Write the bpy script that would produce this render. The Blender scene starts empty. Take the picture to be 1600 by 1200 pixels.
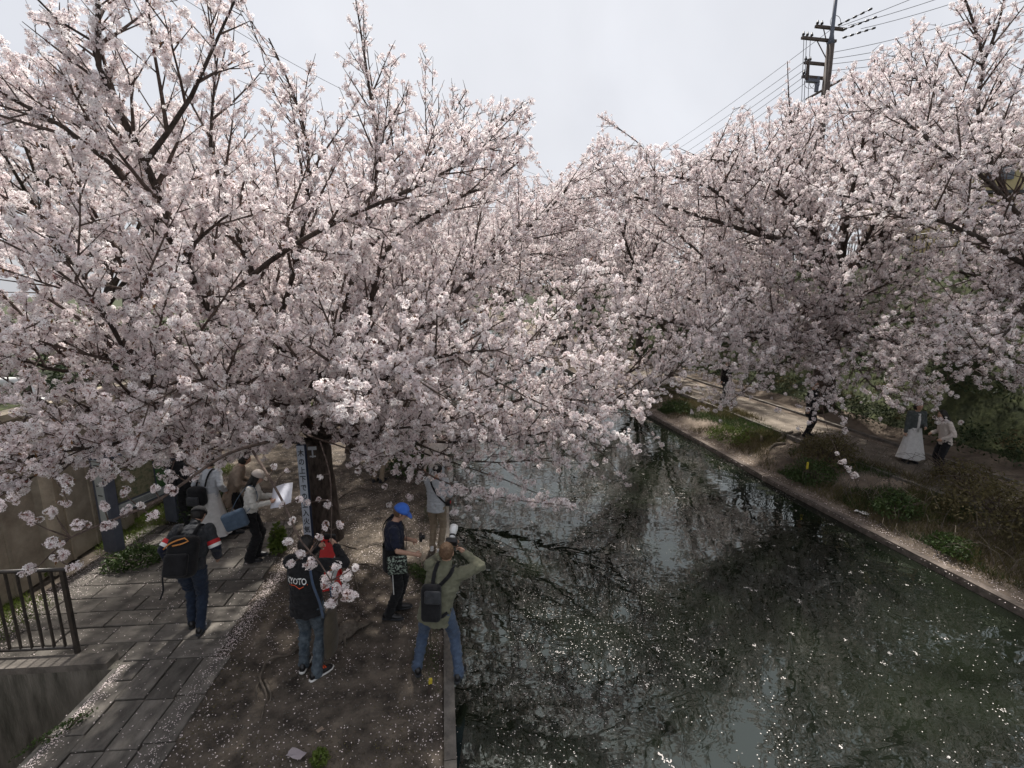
import bpy, bmesh, math, random
import numpy as np
from mathutils import Vector, Matrix, noise
from mathutils.bvhtree import BVHTree

random.seed(7); rng = np.random.default_rng(7)
SC = bpy.context.scene
COL = SC.collection
R = math.radians

# ------------------------------------------------------------------ camera
F_PX, PITCH, YAW, EYE = 740.0, R(10.7), R(4.2), 4.6
cam_data = bpy.data.cameras.new('camera')
cam_data.sensor_width = 36.0
cam_data.lens = 36.0 * F_PX / 1600.0
cam_data.clip_start = 0.05
cam_data.clip_end = 3000
cam = bpy.data.objects.new('camera', cam_data)
COL.objects.link(cam)
cam.location = (0, 0, EYE)
cam.rotation_euler = (R(90) - PITCH, 0, -YAW)
SC.camera = cam

# ------------------------------------------------------------------ world and sun
SUN_EL, SUN_AZ = R(58), R(6)            # azimuth measured from +Y towards +X
world = bpy.data.worlds.new("World")
SC.world = world
world.use_nodes = True
wn, wl = world.node_tree.nodes, world.node_tree.links
wn.clear()
w_out = wn.new('ShaderNodeOutputWorld')
w_bg = wn.new('ShaderNodeBackground')
w_sky = wn.new('ShaderNodeTexSky')
w_sky.sky_type = 'NISHITA'
w_sky.sun_disc = False
w_sky.sun_elevation = SUN_EL
w_sky.sun_rotation = SUN_AZ
w_sky.air_density = 1.0
w_sky.dust_density = 4.0
w_sky.ozone_density = 1.0
w_geo = wn.new('ShaderNodeTexCoord')
w_noise = wn.new('ShaderNodeTexNoise')
w_noise.inputs['Scale'].default_value = 1.6
w_noise.inputs['Detail'].default_value = 5
w_map = wn.new('ShaderNodeMapRange')
w_map.inputs['From Min'].default_value = 0.38
w_map.inputs['From Max'].default_value = 0.62
w_map.inputs['To Min'].default_value = 0.6
w_map.inputs['To Max'].default_value = 0.97
w_mix = wn.new('ShaderNodeMixRGB')
w_mix.inputs['Color2'].default_value = (8.9, 9.1, 9.7, 1)   # thin bright overcast veil
w_n2 = wn.new('ShaderNodeTexNoise'); w_n2.inputs['Scale'].default_value = 2.6; w_n2.inputs['Detail'].default_value = 6; w_n2.inputs['Distortion'].default_value = .4
w_m2 = wn.new('ShaderNodeMapRange'); w_m2.inputs['From Min'].default_value = .35; w_m2.inputs['From Max'].default_value = .65
w_m2.inputs['To Min'].default_value = .97; w_m2.inputs['To Max'].default_value = 1.06
w_sc = wn.new('ShaderNodeVectorMath'); w_sc.operation = 'SCALE'
w_bg.inputs['Strength'].default_value = 0.056
wl.new(w_geo.outputs['Generated'], w_noise.inputs['Vector'])
wl.new(w_noise.outputs['Fac'], w_map.inputs['Value'])
wl.new(w_map.outputs['Result'], w_mix.inputs['Fac'])
wl.new(w_sky.outputs['Color'], w_mix.inputs['Color1'])
wl.new(w_geo.outputs['Generated'], w_n2.inputs['Vector']); wl.new(w_n2.outputs['Fac'], w_m2.inputs['Value'])
wl.new(w_mix.outputs['Color'], w_sc.inputs[0]); wl.new(w_m2.outputs['Result'], w_sc.inputs['Scale'])
wl.new(w_sc.outputs['Vector'], w_bg.inputs['Color'])
wl.new(w_bg.outputs['Background'], w_out.inputs['Surface'])

sun_data = bpy.data.lights.new('sun', 'SUN')
sun_data.energy = 5.0
sun_data.angle = R(2.4)
sun_data.color = (1.0, 0.95, 0.88)
sun = bpy.data.objects.new('sun', sun_data)
COL.objects.link(sun)
sun_to = Vector((math.sin(SUN_AZ) * math.cos(SUN_EL), math.cos(SUN_AZ) * math.cos(SUN_EL), math.sin(SUN_EL)))
sun.rotation_euler = (-sun_to).to_track_quat('-Z', 'Y').to_euler()
sun.location = (0, 0, 30)

SC.view_settings.view_transform = 'Standard'
SC.view_settings.look = 'None'
SC.view_settings.exposure = 0.72
SC.view_settings.gamma = 1
SC.view_settings.use_curve_mapping = False
SC.render.engine = 'CYCLES'
SC.cycles.max_bounces = 8
SC.cycles.diffuse_bounces = 5
SC.cycles.transmission_bounces = 4
SC.cycles.transparent_max_bounces = 6
SC.cycles.glossy_bounces = 3

# ------------------------------------------------------------------ helpers
_f = Vector((math.sin(YAW) * math.cos(PITCH), math.cos(YAW) * math.cos(PITCH), -math.sin(PITCH)))
_r = Vector((math.cos(YAW), -math.sin(YAW), 0))
_u = _r.cross(_f)
def ray(px, py): return _f + _r * ((px - 800) / F_PX) - _u * ((py - 600) / F_PX)
def at(px, py, y):
    """real place seen at a photo pixel, y metres ahead along the canal"""
    d = ray(px, py); return Vector((0, 0, EYE)) + d * (y / d.y)
def gnd(px, py, z=0.0):
    d = ray(px, py); return Vector((0, 0, EYE)) + d * ((z - EYE) / d.z)

def seen(p):
    q = Vector(p) - Vector((0, 0, EYE)); k = q.dot(_f)
    return (800 + F_PX * q.dot(_r) / k, 600 - F_PX * q.dot(_u) / k) if k > .1 else (-999, 999)
CROWN_TOP = [(-9999, 60), (-100, 60), (0, 90), (60, 0), (200, -60), (370, -30), (400, 40), (440, 100), (500, 70), (515, 120), (530, 80), (545, 0), (575, 0), (590, 70), (650, 60), (700, 110), (730, 140), (780, 160),
             (835, 150), (845, 190), (815, 270), (850, 290), (880, 280), (925, 235), (935, 180), (955, 180), (975, 235), (1000, 225), (1050, 240), (1080, 250), (1110, 220), (1150, 165), (1200, 170), (1230, 150), (1290, 150),
             (1310, 110), (1350, 75), (1400, 60), (1430, 20), (1500, 0), (1700, -60), (9999, -60)]
def under_top(p):
    # crown height limit of the two tree rows (where the sky begins)
    x, y = seen(p)
    for (a, ya), (b, yb) in zip(CROWN_TOP, CROWN_TOP[1:]):
        if a <= x <= b and b > a:
            lim = ya + (yb - ya) * (x - a) / (b - a); break
    else: lim = 60
    if ((x - 1570) / 46) ** 2 + ((y - 286) / 20) ** 2 < 1 + 1.2 * noise.noise(Vector((x * .06, y * .06, 4))): return False
    return y > lim + 22 * noise.noise(Vector((x * .03, y * .03, 0))) - 6

def mat(name, base=(0.5, 0.5, 0.5), rough=0.8, metal=0.0, var=None, scale=8.0, bump=0.0, bscale=40.0,
        trans=0.0, spec=0.3, coord='Object', detail=6, inst=0.0, stretch=None, sheen=0.0, lo=0.35, hi=0.65):
    m = bpy.data.materials.new(name); m.use_nodes = True
    nt = m.node_tree; n, l = nt.nodes, nt.links
    b = n['Principled BSDF']
    b.inputs['Base Color'].default_value = (*base, 1)
    b.inputs['Roughness'].default_value = rough
    b.inputs['Metallic'].default_value = metal
    b.inputs['Specular IOR Level'].default_value = spec
    if sheen: b.inputs['Sheen Weight'].default_value = sheen
    tc = n.new('ShaderNodeTexCoord'); mp = n.new('ShaderNodeMapping')
    l.new(tc.outputs[coord], mp.inputs['Vector'])
    if stretch: mp.inputs['Scale'].default_value = stretch
    col = None
    if var:
        nz = n.new('ShaderNodeTexNoise'); nz.inputs['Scale'].default_value = scale; nz.inputs['Detail'].default_value = detail
        nz.inputs['Roughness'].default_value = 0.65
        l.new(mp.outputs['Vector'], nz.inputs['Vector'])
        cr = n.new('ShaderNodeValToRGB')
        cr.color_ramp.elements[0].position = lo; cr.color_ramp.elements[1].position = hi
        cr.color_ramp.elements[0].color = (*base, 1); cr.color_ramp.elements[1].color = (*var, 1)
        l.new(nz.outputs['Fac'], cr.inputs['Fac']); col = cr.outputs['Color']
    if inst:
        oi = n.new('ShaderNodeObjectInfo'); mr = n.new('ShaderNodeMapRange')
        mr.inputs['To Min'].default_value = 1 - inst; mr.inputs['To Max'].default_value = 1 + inst * 0.6
        l.new(oi.outputs['Random'], mr.inputs['Value'])
        mx = n.new('ShaderNodeVectorMath'); mx.operation = 'SCALE'
        if col: l.new(col, mx.inputs[0])
        else: mx.inputs[0].default_value = base
        l.new(mr.outputs['Result'], mx.inputs['Scale']); col = mx.outputs['Vector']
    if col: l.new(col, b.inputs['Base Color'])
    if bump:
        nb = n.new('ShaderNodeTexNoise'); nb.inputs['Scale'].default_value = bscale; nb.inputs['Detail'].default_value = 8
        l.new(mp.outputs['Vector'], nb.inputs['Vector'])
        bp = n.new('ShaderNodeBump'); bp.inputs['Strength'].default_value = bump; bp.inputs['Distance'].default_value = 0.03
        l.new(nb.outputs['Fac'], bp.inputs['Height']); l.new(bp.outputs['Normal'], b.inputs['Normal'])
    if trans:
        tr = n.new('ShaderNodeBsdfTranslucent'); mx2 = n.new('ShaderNodeMixShader'); mx2.inputs['Fac'].default_value = trans
        if col: l.new(col, tr.inputs['Color'])
        else: tr.inputs['Color'].default_value = (*base, 1)
        l.new(b.outputs['BSDF'], mx2.inputs[1]); l.new(tr.outputs['BSDF'], mx2.inputs[2])
        l.new(mx2.outputs['Shader'], n['Material Output'].inputs['Surface'])
    return m

def tag(o, label=None, cat=None, group=None, kind=None):
    if label: o['label'] = label
    if cat: o['category'] = cat
    if group: o['group'] = group
    if kind: o['kind'] = kind
    return o

def empty(name, loc=(0, 0, 0), rz=0.0, label=None, cat=None, group=None):
    o = bpy.data.objects.new(name, None); COL.objects.link(o)
    o.location = loc; o.rotation_euler = (0, 0, rz); o.empty_display_size = 0.2
    return tag(o, label, cat, group)

def link(name, me, parent=None, mats=None):
    o = bpy.data.objects.new(name, me); COL.objects.link(o)
    if mats and not me.materials:
        for m in (mats if isinstance(mats, (list, tuple)) else [mats]): me.materials.append(m)
    if parent: o.parent = parent
    return o

class MB:
    """collects vertices and faces, then links them as one mesh object"""
    def __init__(s): s.v, s.f, s.m = [], [], []
    def add(s, verts, faces, mi=0):
        k = len(s.v); s.v.extend([tuple(p) for p in verts]); s.f.extend([tuple(i + k for i in f) for f in faces]); s.m.extend([mi] * len(faces))
        return s
    def box(s, c, d, rot=None, mi=0, taper=1.0):
        x, y, z = d[0] / 2, d[1] / 2, d[2] / 2
        vs = [Vector((sx * x * (taper if sz > 0 else 1), sy * y * (taper if sz > 0 else 1), sz * z)) for sz in (-1, 1) for sy in (-1, 1) for sx in (-1, 1)]
        if rot is not None: vs = [rot @ v for v in vs]
        vs = [v + Vector(c) for v in vs]
        return s.add(vs, [(0, 2, 3, 1), (4, 5, 7, 6), (0, 1, 5, 4), (2, 6, 7, 3), (0, 4, 6, 2), (1, 3, 7, 5)], mi)
    def tube(s, pts, rad, n=8, mi=0, cap=True, flat=1.0, flatdir=None):
        pts = [Vector(p) for p in pts]
        if not isinstance(rad, (list, tuple)): rad = [rad] * len(pts)
        k = len(s.v); prev = None
        for i, p in enumerate(pts):
            t = (pts[min(i + 1, len(pts) - 1)] - pts[max(i - 1, 0)])
            t = t.normalized() if t.length > 1e-9 else Vector((0, 0, 1))
            if flatdir is not None: a = Vector(flatdir) - t * t.dot(Vector(flatdir))
            elif prev is None: a = t.orthogonal()
            else: a = prev - t * t.dot(prev)
            if a.length < 1e-6: a = t.orthogonal()
            a.normalize(); prev = a; b = t.cross(a)
            for j in range(n):
                th = 2 * math.pi * j / n
                s.v.append(tuple(p + a * (math.cos(th) * rad[i] * flat) + b * (math.sin(th) * rad[i])))
        for i in range(len(pts) - 1):
            for j in range(n):
                s.f.append((k + i * n + j, k + i * n + (j + 1) % n, k + (i + 1) * n + (j + 1) % n, k + (i + 1) * n + j)); s.m.append(mi)
        if cap:
            s.f.append(tuple(k + j for j in reversed(range(n)))); s.m.append(mi)
            e = k + (len(pts) - 1) * n; s.f.append(tuple(e + j for j in range(n))); s.m.append(mi)
        return s
    def loft(s, rings, n=16, mi=0, pole=True):
        """rings: (centre, U vector, V vector)"""
        k = len(s.v)
        for c, U, V in rings:
            c, U, V = Vector(c), Vector(U), Vector(V)
            for j in range(n):
                th = 2 * math.pi * j / n
                s.v.append(tuple(c + U * math.cos(th) + V * math.sin(th)))
        for i in range(len(rings) - 1):
            for j in range(n):
                s.f.append((k + i * n + j, k + i * n + (j + 1) % n, k + (i + 1) * n + (j + 1) % n, k + (i + 1) * n + j)); s.m.append(mi)
        if pole:
            s.f.append(tuple(k + j for j in reversed(range(n)))); s.m.append(mi)
            e = k + (len(rings) - 1) * n; s.f.append(tuple(e + j for j in range(n))); s.m.append(mi)
        return s
    def ell(s, c, X, Y, Z, n=12, m=8, mi=0):
        """ellipsoid with the three half-axis vectors"""
        c, X, Y, Z = Vector(c), Vector(X), Vector(Y), Vector(Z)
        rings = []
        for i in range(m + 1):
            a = -math.pi / 2 + math.pi * i / m
            q = max(math.cos(a), 0.02)
            rings.append((c + Z * math.sin(a), X * q, Y * q))
        return s.loft(rings, n, mi)
    def cap2(s, p0, p1, r0, r1, n=12, mi=0):
        """tapered capsule"""
        p0, p1 = Vector(p0), Vector(p1); t = (p1 - p0)
        t = t.normalized() if t.length > 1e-6 else Vector((0, 0, 1))
        pts, rs = [], []
        for a in (-80, -50, -25): pts.append(p0 + t * r0 * math.sin(R(a))); rs.append(r0 * math.cos(R(a)))
        pts += [p0, (p0 + p1) / 2, p1]; rs += [r0, (r0 + r1) / 2, r1]
        for a in (25, 50, 80): pts.append(p1 + t * r1 * math.sin(R(a))); rs.append(r1 * math.cos(R(a)))
        return s.tube(pts, rs, n, mi)
    def mesh(s, name, smooth=False):
        me = bpy.data.meshes.new(name)
        me.from_pydata(s.v, [], s.f)
        if any(s.m): me.polygons.foreach_set('material_index', s.m)
        if smooth: me.polygons.foreach_set('use_smooth', [True] * len(s.f))
        me.validate(); me.update()
        return me
    def build(s, name, m, parent=None, smooth=False):
        return link(name, s.mesh(name, smooth), parent, m)

def bevel_box(name, c, d, m, parent=None, bev=0.02, seg=3, rot=None, puff=0.0):
    bm = bmesh.new(); bmesh.ops.create_cube(bm, size=1.0)
    for v in bm.verts: v.co = Vector((v.co.x * d[0], v.co.y * d[1], v.co.z * d[2]))
    bmesh.ops.bevel(bm, geom=bm.edges[:], offset=bev, segments=seg, profile=0.5, affect='EDGES')
    for v in bm.verts:
        if rot is not None: v.co = rot @ v.co
        v.co += Vector(c)
    me = bpy.data.meshes.new(name); bm.to_mesh(me); bm.free()
    me.polygons.foreach_set('use_smooth', [True] * len(me.polygons))
    return link(name, me, parent, m)

def quads_np(name, V, m, nv=4, parent=None, faces=None):
    """V: (n, nv, 3) array of separate faces in one mesh"""
    n = len(V)
    me = bpy.data.meshes.new(name)
    me.vertices.add(n * nv); me.vertices.foreach_set('co', V.reshape(-1).astype(np.float32))
    me.loops.add(n * nv); me.loops.foreach_set('vertex_index', np.arange(n * nv, dtype=np.int32))
    me.polygons.add(n); me.polygons.foreach_set('loop_start', np.arange(0, n * nv, nv, dtype=np.int32))
    me.update(calc_edges=True)
    return link(name, me, parent, m)

def smooth_path(pts, rad, step=0.35):
    """Catmull-Rom through the points, radii follow"""
    P = [Vector(p) for p in pts]; out, ro = [], []
    for i in range(len(P) - 1):
        p0, p1, p2, p3 = P[max(i - 1, 0)], P[i], P[i + 1], P[min(i + 2, len(P) - 1)]
        k = max(1, int((p2 - p1).length / step))
        for j in range(k):
            t = j / k
            out.append(0.5 * ((2 * p1) + (p2 - p0) * t + (2 * p0 - 5 * p1 + 4 * p2 - p3) * t * t + (3 * p1 - p0 - 3 * p2 + p3) * t ** 3))
            ro.append(rad[i] + (rad[i + 1] - rad[i]) * t)
    out.append(P[-1]); ro.append(rad[-1])
    return out, ro
# ------------------------------------------------------------------ materials
M = {}
M['dirt'] = mat('dirt', (0.032, 0.026, 0.021), 0.95, var=(0.135, 0.111, 0.088), scale=3.4, bump=1.0, bscale=14, detail=10)
M['dirt_r'] = mat('bank_dirt', (0.07, 0.053, 0.04), 0.95, var=(0.2, 0.16, 0.125), scale=1.6, bump=0.9, bscale=10, detail=10)
M['trail'] = mat('trodden_path', (0.10, 0.084, 0.067), 0.95, var=(0.21, 0.178, 0.145), scale=2.4, bump=0.5, bscale=14, detail=9)
M['green_earth'] = mat('weedy_slope', (0.02, 0.026, 0.012), 0.95, var=(0.06, 0.07, 0.028), scale=3, bump=1.0, bscale=8)
M['slab'] = mat('stone_slab', (0.085, 0.077, 0.068), 0.85, var=(0.20, 0.182, 0.16), scale=2.2, bump=0.35, bscale=50, inst=0.34, coord='Generated', detail=10)
M['concrete'] = mat('old_concrete', (0.12, 0.112, 0.10), 0.9, var=(0.27, 0.25, 0.22), scale=3.2, bump=0.35, bscale=30, detail=10)
M['stained'] = mat('stained_concrete', (0.07, 0.068, 0.055), 0.9, var=(0.20, 0.185, 0.16), scale=2.6, bump=0.5, bscale=24, detail=12, stretch=(2.5, 2.5, .5))
M['coping'] = mat('coping_concrete', (0.075, 0.068, 0.06), 0.9, var=(0.19, 0.17, 0.15), scale=4, bump=0.4, bscale=30, detail=10)
M['coping_r'] = mat('muddy_concrete', (0.06, 0.048, 0.04), 0.9, var=(0.17, 0.14, 0.12), scale=5, bump=0.6, bscale=20, detail=10)
M['panel'] = mat('brown_wall_panel', (0.20, 0.168, 0.13), 0.85, var=(0.38, 0.33, 0.26), scale=2.2, bump=0.2, bscale=40, inst=0.1)
M['bark'] = mat('cherry_bark', (0.022, 0.016, 0.013), 0.9, var=(0.085, 0.066, 0.055), scale=14, bump=1.0, bscale=40, stretch=(1, 1, 0.35))
M['twig'] = mat('twig_bark', (0.04, 0.026, 0.022), 0.85, var=(0.12, 0.09, 0.075), scale=20)
M['petal'] = mat('petal', (0.90, 0.825, 0.825), 0.6, trans=0.42, spec=0.2, inst=0.2)
M['petal_w'] = mat('pale_petal', (0.92, 0.885, 0.88), 0.6, trans=0.42, spec=0.2, inst=0.14)
M['calyx'] = mat('calyx', (0.20, 0.055, 0.045), 0.7)
M['young_leaf'] = mat('young_leaf', (0.17, 0.085, 0.035), 0.6, trans=0.3)
M['leaf'] = mat('shrub_leaf', (0.028, 0.05, 0.014), 0.55, trans=0.25, var=(0.06, 0.095, 0.025), scale=5, coord='Object')
M['leaf_d'] = mat('dark_leaf', (0.016, 0.03, 0.012), 0.55, trans=0.2, var=(0.04, 0.06, 0.02), scale=4)
M['leaf_y'] = mat('spring_leaf', (0.07, 0.11, 0.02), 0.55, trans=0.3, var=(0.13, 0.17, 0.035), scale=5)
M['leaf_br'] = mat('brown_leaf', (0.07, 0.055, 0.028), 0.7, trans=0.2, var=(0.14, 0.12, 0.05), scale=5)
M['root'] = mat('root_bark', (0.06, 0.048, 0.038), 0.9, var=(0.16, 0.135, 0.11), scale=12, bump=0.7)
M['fallen'] = mat('fallen_petal', (0.78, 0.68, 0.66), 0.7)
M['floating'] = mat('floating_petal', (0.5, 0.47, 0.45), 0.7)
M['white'] = mat('white_paint', (0.7, 0.71, 0.7), 0.5, var=(0.55, 0.56, 0.55), scale=5)
M['black_metal'] = mat('black_iron', (0.018, 0.016, 0.015), 0.45, var=(0.05, 0.04, 0.034), scale=14, spec=0.5)

# ------------------------------------------------------------------ terrain: one sheet, canal carved into it
WATER_Z = -0.28
def r_edge(y):
    if y < 11.17: return 8.28 - 0.137 * (y - 5.87)
    if y < 19.6: return 7.55 - 0.091 * (y - 11.17)
    return 6.78 - 0.10 * (y - 19.6)
def l_edge(y):
    return -0.24 - 0.0705 * (y - 3.92) if y < 30 else -2.08 - 0.11 * (y - 30)
def prof_r(d, y):
    """ground height d metres right of the right water edge"""
    pts = [(0, -0.19), (0.35, -0.15), (2.2, 0.33), (5.2, 0.36), (6.0, 0.8), (9.6, 5.6), (11, 6.2), (14, 6.4), (400, 6.4)]
    for (a, za), (b, zb) in zip(pts, pts[1:]):
        if d <= b: return za + (zb - za) * (d - a) / (b - a)
    return 6.4
def hz(x, y):
    """ground height on the left bank, dirt zone"""
    z = 0.05 * (noise.noise(Vector((x * 0.7, y * 0.7, 0))) ) + 0.022 * noise.noise(Vector((x * 3, y * 3, 5))) + 0.01 * noise.noise(Vector((x * 9, y * 9, 2)))
    e = l_edge(y); k = min(1.0, max(0.0, (e - 0.25 - x) / 0.4)); return z * k - 0.012
def hr(x, y):
    d = x - r_edge(y); z = prof_r(d, y)
    n = noise.noise(Vector((x * 0.6, y * 0.6, 9))) * 0.12 + noise.noise(Vector((x * 2.2, y * 2.2, 4))) * 0.05
    return z + n * min(1, max(0, (d - 0.3) / 0.8)) * (0.35 if 2.4 < d < 4.6 else 1.0)

ys = list(np.arange(-8, 2, 1.0)) + list(np.arange(2, 14, 0.14)) + list(np.arange(14, 30, 0.4)) + list(np.arange(30, 70, 2)) + [80, 100, 140, 200, 300, 450]
for yy in (5.58, 5.62): ys.append(yy)
ys = sorted(set(round(float(y), 3) for y in ys))
def columns(y):
    e, r = l_edge(y), r_edge(y)
    c = []
    for x in (-400, -60, -30, -18, -12, -9, -7.8): c.append((x, 2.6 if x < -7.5 else 0, 3))
    c.append((-7.30, 2.6, 3)); c.append((-7.28, -0.06, 0))
    for x in (-6.6, -5.9, -5.2): c.append((x, -0.045, 0))
    c.append((-4.62, -0.045, 0)); c.append((-4.60, -0.045, 0))
    for x in (-4.2, -3.8): c.append((x, -0.045, 0))
    xs = np.linspace(-3.42, e - 0.16, 26)
    for x in xs: c.append((float(x), hz(float(x), y), 0))
    c.append((e - 0.155, -0.02, 0)); c.append((e - 0.14, -0.02, 0))
    c.append((e - 0.13, -1.3, 0)); c.append((r + 0.13, -1.3, 1)); c.append((r + 0.14, -0.2, 1))
    for d in np.linspace(0.2, 5.6, 26): c.append((r + float(d), hr(r + float(d), y), 2 if 2.15 < d < 4.3 else 1))
    for d in (6.0, 7.2, 8.4, 9.6, 11, 14): c.append((r + d, hr(r + d, y), 3))
    c.append((400, 6.4, 3))
    return c
g = MB(); rows = []
for y in ys:
    cs = columns(y); base = len(g.v)
    for x, z, _ in cs:
        if x <= -4.61 and x > -7.29 and y < 5.6: z = -2.3
        g.v.append((x, y, z))
    rows.append((base, cs))
nc = len(rows[0][1])
for (b0, c0), (b1, c1) in zip(rows, rows[1:]):
    for j in range(nc - 1):
        g.f.append((b0 + j, b0 + j + 1, b1 + j + 1, b1 + j)); g.m.append(c0[j + 1][2] if c0[j+1][2] != 0 else c0[j][2] if c0[j][2] == 1 else 0)
ground = g.build('ground', [M['dirt'], M['dirt_r'], M['trail'], M['green_earth']], smooth=True)
tag(ground, kind='structure')

# ------------------------------------------------------------------ water
m = bpy.data.materials.new('canal_water'); m.use_nodes = True; n, l = m.node_tree.nodes, m.node_tree.links
b = n['Principled BSDF']
b.inputs['Base Color'].default_value = (0.007, 0.010, 0.006, 1)
b.inputs['Roughness'].default_value = 0.015
b.inputs['IOR'].default_value = 1.85
b.inputs['Specular Tint'].default_value = (0.88, 1.0, 0.96, 1)
b.inputs['Specular IOR Level'].default_value = 0.5
tc = n.new('ShaderNodeTexCoord'); mp = n.new('ShaderNodeMapping'); mp.inputs['Scale'].default_value = (1.0, 1.5, 1)
mp.inputs['Rotation'].default_value = (0, 0, R(12))
l.new(tc.outputs['Object'], mp.inputs['Vector'])
n1 = n.new('ShaderNodeTexNoise'); n1.inputs['Scale'].default_value = 1.3; n1.inputs['Detail'].default_value = 2.0; n1.inputs['Distortion'].default_value = 0.7
n2 = n.new('ShaderNodeTexNoise'); n2.inputs['Scale'].default_value = 7.0; n2.inputs['Detail'].default_value = 2
n3 = n.new('ShaderNodeTexNoise'); n3.inputs['Scale'].default_value = 0.35; n3.inputs['Detail'].default_value = 3
l.new(mp.outputs['Vector'], n1.inputs['Vector']); l.new(mp.outputs['Vector'], n2.inputs['Vector']); l.new(tc.outputs['Object'], n3.inputs['Vector'])
ma = n.new('ShaderNodeMath'); ma.operation = 'MULTIPLY_ADD'; ma.inputs[1].default_value = 0.035
l.new(n2.outputs['Fac'], ma.inputs[0]); l.new(n1.outputs['Fac'], ma.inputs[2])
bp = n.new('ShaderNodeBump'); bp.inputs['Strength'].default_value = 0.17; bp.inputs['Distance'].default_value = 0.035
l.new(ma.outputs['Value'], bp.inputs['Height']); l.new(bp.outputs['Normal'], b.inputs['Normal'])
cr = n.new('ShaderNodeValToRGB'); cr.color_ramp.elements[0].color = (0.006, 0.0078, 0.0056, 1); cr.color_ramp.elements[1].color = (0.010, 0.013, 0.008, 1)
cr.color_ramp.elements[0].position = 0.4; cr.color_ramp.elements[1].position = 0.65
l.new(n3.outputs['Fac'], cr.inputs['Fac']); l.new(cr.outputs['Color'], b.inputs['Base Color'])
M['water'] = m
w = MB()
for y in (-8, 2, 6, 10, 14, 20, 30, 50, 80, 140, 300, 449):
    w.v.append((l_edge(y) - 0.12, y, WATER_Z)); w.v.append((r_edge(y) + 0.12, y, WATER_Z))
for i in range(11): w.f.append((2 * i, 2 * i + 1, 2 * i + 3, 2 * i + 2)); w.m.append(0)
tag(w.build('canal_water', M['water']), kind='structure')

# ------------------------------------------------------------------ canal copings made of separate blocks
def coping(name, edge, side, y0, y1, blen, label, cat, zt=0.0, m='coping'):
    root = empty(name, (edge(y0), y0, 0), 0, label, cat)
    y = y0; k = 0
    while y < y1:
        L = blen if y < 25 else blen * 4
        a = Vector((edge(y), y, 0)); b2 = Vector((edge(y + L), y + L, 0))
        d = b2 - a; L2 = d.length - 0.012; ang = math.atan2(d.y, d.x)
        c = (a + b2) / 2 - Vector((edge(y0), y0, 0)); c.x += side * 0.02
        mb = MB(); w0 = 0.125 if side < 0 else 0.15
        mb.box((0, 0, 0), (L2, w0, 1.0))
        o = mb.build('coping_block', M[m], root)
        o.location = (c.x, c.y, -0.485 + zt + random.uniform(-0.006, 0.006)); o.rotation_euler = (0, random.uniform(-.003, .003), ang)
        y += L; k += 1
    return root
coping('canal_wall', lambda y: l_edge(y) - 0.06, -1, 1.0, 60, 1.5, 'narrow grey concrete edging along the left bank of the canal', 'canal wall')
coping('canal_wall', lambda y: r_edge(y) + 0.08, 1, 1.0, 60, 1.5, 'petal strewn concrete edging along the far right bank of the canal', 'canal wall', -0.16, 'coping_r')

# ------------------------------------------------------------------ stone paving, slab by slab
pave = empty('paved_path', (-3.2, 4, 0), 0); tag(pave, kind='structure')
def slab(x0, x1, y0, y1, z=0.0):
    g = 0.009; jx = lambda: random.uniform(-.004, .004)
    mb = MB(); T = 0.10
    c = [(x0 + g + jx(), y0 + g + jx()), (x1 - g + jx(), y0 + g + jx()), (x1 - g + jx(), y1 - g + jx()), (x0 + g + jx(), y1 - g + jx())]
    cx, cy = (x0 + x1) / 2, (y0 + y1) / 2
    zt = z + random.uniform(-.006, .006); tx, ty = random.uniform(-.008, .008), random.uniform(-.008, .008)
    vs = []
    for k, inset in ((-T, 0), (-0.007, 0), (0, 0.008)):
        for (x, y) in c:
            xx = x + (inset if x < cx else -inset); yy = y + (inset if y < cy else -inset)
            vs.append((xx - cx, yy - cy, k + tx * (x - cx) + ty * (y - cy)))
    fs = [(8, 9, 10, 11)]
    for lv in (0, 4):
        for j in range(4): fs.append((lv + j, lv + (j + 1) % 4, lv + 4 + (j + 1) % 4, lv + 4 + j))
    mb.add(vs, fs); o = mb.build('paving_slab', M['slab'], pave)
    o.location = (cx + 3.2, cy - 4, zt)
sk = lambda y: -0.16 * (y - 5.64) * 0.55
yy = 5.64; k = 0
while yy > 2.4:                                        # near part: long slabs along the path, staggered columns
    pass_len = 0.63; yy -= pass_len
for c in range(4):
    x1 = -3.24 - c * 0.336; x0 = x1 - 0.336
    if c == 3: x0 = -4.585
    y1 = 5.64; off = (0.0, 0.0, 0.0, 0.28)[c]
    first = True
    while y1 > 2.2:
        Ls = 0.62 + random.uniform(-.02, .02) - (off if first else 0)
        if c in (1, 3) and not first: Ls += random.choice((0.0, 0.1))
        s = sk(y1)
        slab(x0 + s * 0.4, x1 + s * 0.4, y1 - Ls, y1); y1 -= Ls; first = False
y0 = 5.64; r_ = 0
while y0 < 9.3:                                        # beyond: rows across the path
    h = 0.345; x = -3.40 - (y0 - 5.64) * 0.09 - random.uniform(0, 0.05); first = True
    xl = -6.75 if y0 > 6.2 else -6.9
    while x > xl:
        Ls = 0.62 if not (first and r_ % 2) else 0.36
        Ls += random.uniform(-.03, .03); x0_ = max(x - Ls, xl)
        if x - x0_ > 0.1: slab(x0_, x, y0, y0 + h, z=0.0 if y0 < 7.9 else -0.012 * (y0 - 7.9))
        x -= Ls; first = False
    y0 += h; r_ += 1

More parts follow.
